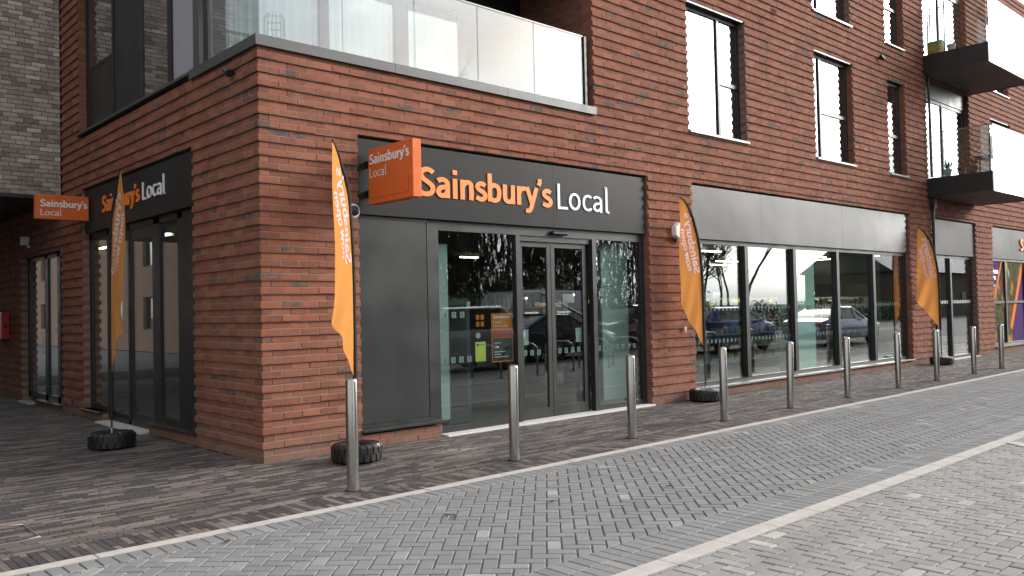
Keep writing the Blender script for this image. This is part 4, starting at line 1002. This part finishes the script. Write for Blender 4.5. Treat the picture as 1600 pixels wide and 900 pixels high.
for k, y in enumerate((-.1, -.16, -.5)): MB().tube([(18.0, y, 7.73), (18.02, y-.01, 9.4)], .018, 6).build('cane', M['coping'], pl_)

# ================================================================== SHOP INTERIOR
def strip(a, b, c, along_y, label):
    x0, x1, y0, y1 = (a-.05, a+.05, b, c) if along_y else (a, b, c-.05, c+.05)
    t = wempty('strip_light', ((x0+x1)/2, (y0+y1)/2, 2.95), label, 'light', 'lit ceiling strips inside the shop')
    bb('housing', 'shelf', t, (x0, x1, y0, y1, 2.965, 3.018)); bb('tube', 'light', t, (x0+.015, x1-.015, y0+.015, y1-.015, 2.935, 2.964))
LT = [(13.5, 14.75, 4.0, 0, 'nearest lit strip seen in the first pane of the long window'), (18.6, 19.8, 6.7, 0, 'lit strip behind the right edge of the first pane'), (20.5, 21.9, 8.2, 0, 'deep lit strip, lower one in the first pane of the long window'),
      (19.2, 20.4, 4.0, 0, 'upper lit strip beside the pale column'), (21.6, 4.3, 5.4, 1, 'lower lit strip beside the pale column'), (21.4, 2.2, 3.1, 1, 'lit strip in the last pane of the long window'),
      (7.7, 8.5, 4.2, 0, 'short lit strip seen through the left sliding door'), (8.65, 9.55, 4.1, 0, 'lit strip seen through the right sliding door'), (13.65, 7.0, 7.6, 1, 'upper lit strip in the right entrance pane'), (15.9, 9.0, 9.5, 1, 'middle lit strip in the right entrance pane'), (19.0, 11.2, 11.8, 1, 'lowest lit strip in the right entrance pane'),
      (1.15, 5.6, 6.2, 1, 'lit strip in the right glass of the left shopfront'), (1.15, 8.7, 9.2, 1, 'lit strip in the far glass of the left shopfront'), (9.6, 10.2, 8.4, 0, 'small lit fitting deep behind the left entrance pane')]
for a in LT: strip(*a)
def shelf_unit(x0, x1, y, label, rng, h=1.75, levels=5):
    t = wempty('shelf_unit', ((x0+x1)/2, y, 0), label, 'shelf', 'shelving inside the shop')
    bb('back_panel', 'darkshelf', t, (x0, x1, y+.42, y+.45, .012, h+.35)); bb('canopy', 'shelf', t, (x0, x1, y, y+.42, h+.12, h+.35)); bb('goods_fill_light', 'goodsfill', t, (x0+.1, x1-.1, y+.16, y+.20, h+.085, h+.115)); bb('canopy_lip', 'shelf', t, (x0, x1, y-.012, y-.001, h-.02, h+.35))  # unseen glowing strip added to brighten the goods, hidden behind the canopy lip
    gm = MB()
    for k in range(levels):
        z = .15 + k*(h-.1)/levels
        bb('shelf', 'shelf', t, (x0, x1, y+.02, y+.418, z, z+.03))
        x = x0 + .03
        while x < x1 - .12:
            w_ = rng.uniform(.04, .10); hh = rng.uniform(.10, .24); tt = rng.random()
            for q in range(rng.randint(1, 4)):
                if x + w_ > x1 - .03: break
                gm.box(x, x+w_-.006, y+.05+rng.uniform(0, .03), y+.3, z+.03, z+.03+hh, tt); x += w_
            if rng.random() < .12: x += .15
    g_ = gm.build('goods', M['goods']); tag(g_, 'rows of packaged goods on the ' + label, 'goods', kind='stuff')
rg = random.Random(4)
shelf_unit(8.6, 13.4, 3.4, 'first shelf run behind the long window', rg); shelf_unit(13.7, 18.2, 3.4, 'second shelf run behind the long window', rg); shelf_unit(3.0, 7.6, 6.5, 'back shelf run facing the entrance', rg, 1.6)
shelf_unit(18.5, 21.9, 3.4, 'third shelf run behind the long window', rg); shelf_unit(10.6, 21.5, 7.0, 'rear shelf run deep in the shop', rg); shelf_unit(22.3, 28.0, 2.5, 'shelf run behind the poster windows', rg)
# bottles on a ledge, back of the entrance
bt_ = MB()
for k in range(26):
    x = 6.2+k*.13; s_t = random.random()
    bt_.lathe([(.0, 0), (.038, 0), (.038, .17), (.014, .23), (.014, .29), (.0, .29)], 8, (x, 5.6, 1.62), .84 if s_t < .5 else .6)
tag(bt_.build('bottles', M['goods']), 'row of bottles glinting on a ledge behind the doors', 'bottles', kind='stuff')
lg_ = wempty('bottle_ledge', (7.9, 5.6, 0), 'tall dark counter carrying the bottles behind the doors', 'counter'); bb('top', 'shelf', lg_, (6.1, 9.7, 5.4, 5.8, 1.59, 1.62)); bb('body', 'darkshelf', lg_, (6.15, 9.65, 5.45, 5.8, .012, 1.59))
ks = wempty('self_service_kiosk', (3.15, .75, 0), 'dark upright kiosk behind the left entrance pane', 'kiosk')
MB().cbox(2.98, 3.42, .62, .95, .012, 1.75, .03).build('body', M['coping'], ks); bb('screen', 'dark_p', ks, (3.05, 3.33, .612, .619, 1.30, 1.66)); bb('front_panel', 'frame', ks, (3.05, 3.33, .612, .619, .25, 1.20)); bb('lit_sign', 'sticker', ks, (3.34, 3.41, .612, .619, 1.62, 1.70))
# things stuck on the glass
def on_glass(name, label, cat, parts, y=.146):
    t = wempty(name, (parts[0][1][0], y, parts[0][1][2]), label, cat)
    for i, (nm, b, m_) in enumerate(parts): bb(nm, m_, t, (b[0], b[1], y-.002-.0012*i, y-.0012-.0012*i, b[2], b[3]))
    return t
on_glass('paper_notice', 'bright yellow paper notice on the left entrance pane', 'notice', [('sheet', (3.09, 3.27, .895, 1.155), 'yellow'), ('print_line', (3.11, 3.15, 1.10, 1.13), 'dark_p'), ('print_line', (3.16, 3.25, 1.11, 1.12), 'dark_p')])
pt = on_glass('window_poster', "orange and black Sainsbury's Local poster on the left entrance pane", 'poster', [('sheet', (3.38, 3.77, .865, 1.53), 'orprint'), ('black_field', (3.395, 3.755, .885, 1.19), 'dark_p'), ('red_band', (3.39, 3.76, 1.20, 1.30), 'red')])
def pf_(x, z, y=.1418): return lambda u, v, d: (x+u, y-d, z+v)
put_text("Sainsbury's", .045, pf_(3.41, 1.46), .18, .0006, M['signtxt'], pt, 1.3, joined=True, name='poster_lettering'); put_text("Local", .05, pf_(3.41, 1.39), .1, .0006, M['signtxt'], pt, 1.3, joined=True, name='poster_lettering')
for k, (z, wid) in enumerate(((1.35, .26), (1.12, .12), (1.06, .09), (1.00, .20), (.965, .12), (.93, .26))): bb('print_line', 'sticker', pt, (3.42, 3.42+wid, .1405, .1412, z, z+.014))
rsx = wempty('round_sticker', (3.14, .118, 1.25), 'small round white sticker above the yellow notice', 'sticker'); cs = MB(); cs.loft([[(3.14+.04*math.cos(2*math.pi*i/16), y, 1.24+.04*math.sin(2*math.pi*i/16)) for i in range(16)] for y in (.1425, .1415)]); cs.build('disc', M['sticker'], rsx)
t4 = wempty('orange_stickers', (3.15, .118, 1.36), 'four small orange square stickers on the left entrance pane', 'stickers')
for a in (3.11, 3.19):
    for z in (1.36, 1.45): bb('sticker', 'orprint', t4, (a, a+.055, .1415, .1425, z, z+.065))
# glass manifestation: frosted squares, those at the entrance carry an S
def manif(x0, x1, z, y, step, s, lab, letter):
    t = wempty('glass_markers', ((x0+x1)/2, y, z), lab, 'markers'); x = x0; sq = MB()
    while x < x1:
        if letter:
            bb('marker', 'sticker', t, (x, x+s, y-.0015, y-.0005, z, z+s*1.1))
            put_text('S', s*.7, lambda u, v, d, x=x: (x+s*.25+u, y-.002-d, z+s*.2+v), .2, .0004, M['dark_p'], t, 1.1, joined=True, name='marker_letter')
        else: sq.box(x, x+s, y-.0015, y-.0005, z, z+s*1.35)
        x += step
    if not letter: sq.build('marker_row', M['sticker'], t, kind='stuff')
manif(2.54, 2.95, .90, .1425, .135, .07, 'row of frosted S squares low on the left entrance pane', True); manif(2.56, 2.95, 1.485, .1425, .14, .07, 'row of frosted S squares high on the left entrance pane', True)
manif(4.0, 4.4, .92, .1835, .135, .07, 'row of frosted S squares on the left sliding door', True); manif(4.70, 5.15, .92, .1835, .135, .07, 'row of frosted S squares on the right sliding door', True); manif(5.52, 6.4, .92, .1425, .14, .07, 'row of frosted S squares on the right entrance pane', True)
for (a, b), nm in zip(((7.97, 9.5), (9.66, 11.25), (11.42, 13.05), (13.22, 14.8), (14.95, 16.5)), ('first', 'second', 'third', 'fourth', 'last')):
    for z, q in ((.90, 'lower'), (1.47, 'upper')): manif(a+.05, b-.03, z, .1475, .125, .05, q+' row of frosted squares on the '+nm+' pane of the long window', False)
manif(18.3, 21.0, 1.47, .138, .115, .06, 'row of frosted squares on the dark side door', False)

# ================================================================== THE CAR PARK BEHIND THE CAMERA (seen mirrored in the glass)
def car(loc, rz, label, paint, L_=4.4, H_=1.45, kind='saloon'):
    t = empty('parked_car', loc, label, 'car', 'cars parked opposite, mirrored in the shop glass', rz)
    h = L_/2; W_ = .88
    if kind == 'saloon': belt = [(-h, .62), (-h+.12, .78), (-h+.9, .93), (-.7, .95), (1.2, .98), (h-.55, 1.0), (h-.08, .9), (h, .7)]; cab = [(-1.0, .94, .0), (-.25, H_-.02, 1), (.75, H_, 1), (1.75, 1.0, .0)]
    elif kind == 'suv': belt = [(-h, .75), (-h+.12, .92), (-h+.9, 1.05), (-.9, 1.08), (1.2, 1.1), (h-.3, 1.1), (h-.04, 1.02), (h, .8)]; cab = [(-1.1, 1.07, 0), (-.45, H_-.02, 1), (1.4, H_, 1), (h-.12, 1.1, 0)]
    else: belt = [(-h, .8), (-h+.1, 1.0), (-h+.6, 1.12), (-h+.9, 1.15), (0, 1.2), (1.2, 1.2), (h-.05, 1.2), (h, .9)]; cab = [(-h+.55, 1.13, 0), (-h+1.15, H_-.05, 1), (0, H_, 1), (h-.04, H_-.06, 1)]
    mb = MB(); rings = []
    for x, z in belt:
        e = 1 - .16*max(0, (abs(x)-h+.5)/.5)**2; w_ = W_*e
        rings.append([(x, -w_*.92, .24), (x, -w_, .42), (x, -w_, z-.14), (x, -w_*.93, z-.02), (x, -w_*.7, z+.015), (x, w_*.7, z+.015), (x, w_*.93, z-.02), (x, w_, z-.14), (x, w_, .42), (x, w_*.92, .24)])
    mb.loft(rings, True); mb.build('body', paint, t, smooth=True)
    cg = MB(); rg_ = []
    for x, z, r in cab:
        b = lerp_tab([(bz, bx) for bx, bz in belt], x)
        wb_, wt = W_*.92, W_*(.72 if kind != 'van' else .86)
        zz = max(z, b+.02)
        k = wt if r else wb_*.9
        rg_.append([(x, -wb_, b-.02), (x, -(wb_+(k-wb_)*.9), b+(zz-b)*.9), (x, -k*.9, zz-.015), (x, k*.9, zz-.015), (x, (wb_+(k-wb_)*.9), b+(zz-b)*.9), (x, wb_, b-.02)])
    cg.loft(rg_, True); cg.build('windows' if kind != 'van' else 'cargo_body', M['carglass'] if kind != 'van' else paint, t, smooth=True)
    rf = MB(); r0, r1 = rg_[1], rg_[2]
    rf.loft([[(p[0]+dx, p[1]*1.01, p[2]+.012) for p in r[1:5]] for r, dx in ((r0, -.05), (r1, .05))], False, closed=False); rf.build('roof', paint, t, smooth=True)
    for s in (-1, 1):
        pm = MB()
        for i in (0, 1, 2):
            pm.tube([Vector((rg_[i][0][0], s*(-rg_[i][0][1])*1.005, rg_[i][0][2])), Vector((rg_[i+1][1][0] if i == 0 else rg_[i][1][0]+(.0 if i == 1 else 0), s*(-(rg_[i+1] if i == 0 else rg_[i])[1][1])*1.005, (rg_[i+1] if i == 0 else rg_[i])[1][2]))], .035, 5)
        pm.tube([Vector((rg_[3][0][0], s*(-rg_[3][0][1])*1.005, rg_[3][0][2])), Vector((rg_[2][1][0], s*(-rg_[2][1][1])*1.005, rg_[2][1][2]))], .05, 5)
        pm.build('pillars', paint, t)
        bb_ = MB().cbox(-.95, -.78, s*W_+(0 if s > 0 else -.16), s*W_+(.16 if s > 0 else 0), .98, 1.10, .03); bb_.build('mirror', paint, t)
        MB().cbox(-h-.012, -h+.16, s*.62-.17, s*.62+.17, .62, .72, .02).build('headlight', M['tyre_valve'], t); MB().cbox(h-.12, h+.012, s*.62-.15, s*.62+.15, .72, .84, .02).build('tail_light', M['red'], t)
        for xx in (-h+.85, h-.85):
            wm = MB(); wm.loft([[(xx+r*math.cos(2*math.pi*i/22), s*y, .32+r*math.sin(2*math.pi*i/22)) for i in range(22)] for r, y in ((.24, .66), (.32, .68), (.325, .86), (.29, .895), (.22, .9))], True); wo_ = wm.build('wheel', M['rubber'], t, smooth=True)
            rm = MB(); rm.loft([[(xx+r*math.cos(2*math.pi*i/22), s*y, .32+r*math.sin(2*math.pi*i/22)) for i in range(22)] for r, y in ((.21, .88), (.20, .905), (.05, .91))], True); rm.build('rim', M['silver'], wo_)
    bb_ = MB(); bb_.box(-h-.008, -h+.02, -.26, .26, .40, .51); bb_.build('number_plate', M['white_p'], t)
    return t
M['carglass'] = m_simple('dark_car_glass', (.015,.018,.02), .22, 0, .05, 2)
def paint(n, c): return m_simple(n, c, .22, .35, .03, 1, coat=.8)
car((9.3, -8.5, 0), 0, 'silver sport utility car mirrored in the left entrance pane', paint('silver_paint', (.42,.44,.46)), 4.6, 1.68, 'suv')
car((14.6, -9.9, 0), math.pi, 'dark blue saloon mirrored in the sliding doors', paint('navy_paint', (.02,.03,.07)), 4.5, 1.42)
car((18.2, -14.6, 0), 0, 'white delivery van mirrored behind the sliding doors', paint('white_paint', (.6,.61,.62)), 5.2, 2.3, 'van')
car((21.5, -12.4, 0), 0, 'dark red sport utility car mirrored in the right entrance pane', paint('plum_paint', (.09,.02,.03)), 4.5, 1.66, 'suv')
car((20.6, -7.6, 0), math.pi, 'bright blue hatchback mirrored in the first panes of the long window', paint('blue_paint', (.05,.14,.4)), 4.2, 1.5, 'suv')
car((26.2, -6.5, 0), math.pi, 'silver-blue saloon mirrored in the last panes of the long window', paint('iceblue_paint', (.33,.37,.5)), 4.7, 1.42)
hm = MB(); hm.tube([(-.38, 0, 0), (-.38, 0, .55)] + [(-.38+.2*(1-math.cos(a)), 0, .55+.2*math.sin(a)) for a in (R(25), R(50), R(75), R(90))] + [(.18+.2*math.sin(a), 0, .55+.2*math.cos(a)) for a in (0, R(25), R(50), R(75), R(90))] + [(.38, 0, .0)], .025, 10)
hme = hm.mesh('hoop', True); hme.materials.append(M['steel'])
for k in range(8):
    t = empty('cycle_stand', (8.6+k*1.25, -6.05, 0), 'steel hoop cycle stand, %s from the left of the row mirrored in the glass' % ('first', 'second', 'third', 'fourth', 'fifth', 'sixth', 'seventh', 'eighth')[k], 'cycle stand', 'hoop cycle stands mirrored in the glass', R(70))
    o = bpy.data.objects.new('hoop', hme); o.parent = t; COL.objects.link(o)
    bb_ = MB(); bb_.cyl((-.38, 0), .05, 0, .012, 10); bb_.cyl((.38, 0), .05, 0, .012, 10); bb_.build('base_plate', M['steel'], t)
# bare winter trees
def tree_mesh(seed, H_, dense=1.0):
    rs = random.Random(seed); tk, tw = MB(), MB()
    def grow(p, d, l, r, lev):
        n = 4 if lev < 2 else 3; pts = [p]; rr = [r]
        for i in range(n):
            d = (d + Vector((rs.gauss(0, .16), rs.gauss(0, .16), rs.gauss(.05, .09)))).normalized(); p = p + d*l/n; pts.append(p); rr.append(r*(1-.5*(i+1)/n))
        (tk if lev < 2 else tw).tube(pts, rr, 6 if lev < 2 else 3, cap=False)
        if lev >= 4: return
        k = {0: 7, 1: 6, 2: 5, 3: 5}[lev]
        for i in range(k):
            f = rs.uniform(.3, 1); q = pts[0].lerp(pts[-1], f) if lev else pts[min(n, int(f*n)+1)]
            a = rs.uniform(0, 6.28); sp = rs.uniform(.45, .95)
            nd = (d + sp*Vector((math.cos(a), math.sin(a), rs.uniform(-.1, .5)))).normalized()
            grow(q, nd, l*rs.uniform(.45, .68), r*.45, lev+1)
    grow(Vector((0, 0, -.05)), Vector((0, 0, 1)), H_*.55, .14, 0)
    a, b = tk.mesh('trunk', True), tw.mesh('crown'); a.materials.append(M['bark']); b.materials.append(M['bark']); return a, b
TM = [tree_mesh(s, h) for s, h in ((1, 10), (2, 8.5), (3, 11))]
rs = random.Random(9)
ORD = ['first', 'second', 'third', 'fourth', 'fifth', 'sixth', 'seventh', 'eighth', 'ninth', 'tenth', 'eleventh', 'twelfth', 'thirteenth', 'fourteenth', 'fifteenth', 'sixteenth', 'seventeenth', 'eighteenth', 'nineteenth', 'twentieth'] + ['twenty-'+q for q in ('first', 'second', 'third', 'fourth', 'fifth', 'sixth', 'seventh', 'eighth', 'ninth')] + ['thirtieth']
SP = [(13+i*1.9+rs.uniform(-.6, .6), -19.5-rs.uniform(0, 7)) for i in range(13)] + [(15+i*2.1+rs.uniform(-.8, .8), -28-rs.uniform(0, 6)) for i in range(9)] + [(37, -25), (41, -27), (44, -24), (46.5, -26.5), (49, -24.5), (75, -44), (10, -21), (66, -37)]
for k, (x, y) in enumerate(SP):
    t = empty('bare_tree', (x, y, 0), 'bare winter tree, mirrored in the glass, %s from the left in its belt' % ORD[sorted(range(len(SP)), key=lambda q: SP[q][0]).index(k)], 'tree', 'bare trees mirrored in the glass', rs.uniform(0, 6)); s = rs.uniform(.8, 1.1); t.scale = (s, s, s)
    for me, nm in zip(TM[k % 3], ('trunk', 'crown')):
        o = bpy.data.objects.new(nm, me); o.parent = t; COL.objects.link(o)
hd = MB(); rh = random.Random(2)
for k in range(14000):
    x = rh.uniform(6, 75); y = -18.2 + rh.gauss(0, .45) - .12*max(0, x-35); z = rh.uniform(0, 1)**.8*(3.4 if x < 34 else 1.5)*(1+.2*math.sin(x*1.3)*math.cos(x*.37)); a = rh.uniform(0, 6.28); s = rh.uniform(.06, .13)
    u = Vector((math.cos(a), math.sin(a), rh.uniform(-.5, .5)))*s; v = Vector((-math.sin(a), math.cos(a), rh.uniform(-1, 1)))*s*.7; c = Vector((x, y, z))
    hd.quad(c-u, c+v, c+u, c-v)
tag(hd.build('hedge', M['plant']), 'dark hedge along the car park, mirrored low in the shop glass', 'hedge', kind='stuff')
wd2 = MB()
for k in range(22000):
    x = rh.uniform(9, 37); y = rh.uniform(-31, -22); z = rh.uniform(0, 1)**1.5*8.5; a = rh.uniform(0, 6.28); s = rh.uniform(.025, .07)
    if math.sin(x*2.1)+math.sin(x*.9+y) < -1.2 and z > 3: continue
    u = Vector((math.cos(a), math.sin(a), rh.uniform(-.3, .3)))*s; v = Vector((rh.gauss(0, .18), rh.gauss(0, .18), 1))*rh.uniform(.2, .8); c = Vector((x, y, z))
    wd2.quad(c-u, c+v, c+u, c-v)
tag(wd2.build('undergrowth', M['bark']), 'dark upright saplings and undergrowth among the bare trees, mirrored in the entrance glass', 'undergrowth', kind='stuff')
# low houses beyond the car park
hs = wempty('low_house', (90, -27, 0), 'low dark house beyond the car park, mirrored in the last panes', 'house')
hw = MB(); hw.box(70, 160, -31, -23, 0, 4.2); hw.build('wall', M['buff'], hs)
rf = MB(); rf.loft([[(x, -31.4, 4.15), (x, -27, 7.2), (x, -22.6, 4.15)] for x in (69.6, 160.4)]); rf.build('roof', M['frame'], hs)
for k in range(20):
    f = bb('window', 'frame', hs, (72+k*3.6, 73.4+k*3.6, -22.99, -22.93, 1.0, 2.3)); bb('pane', 'carglass', f, (72.08+k*3.6, 73.32+k*3.6, -22.93, -22.92, 1.08, 2.22))
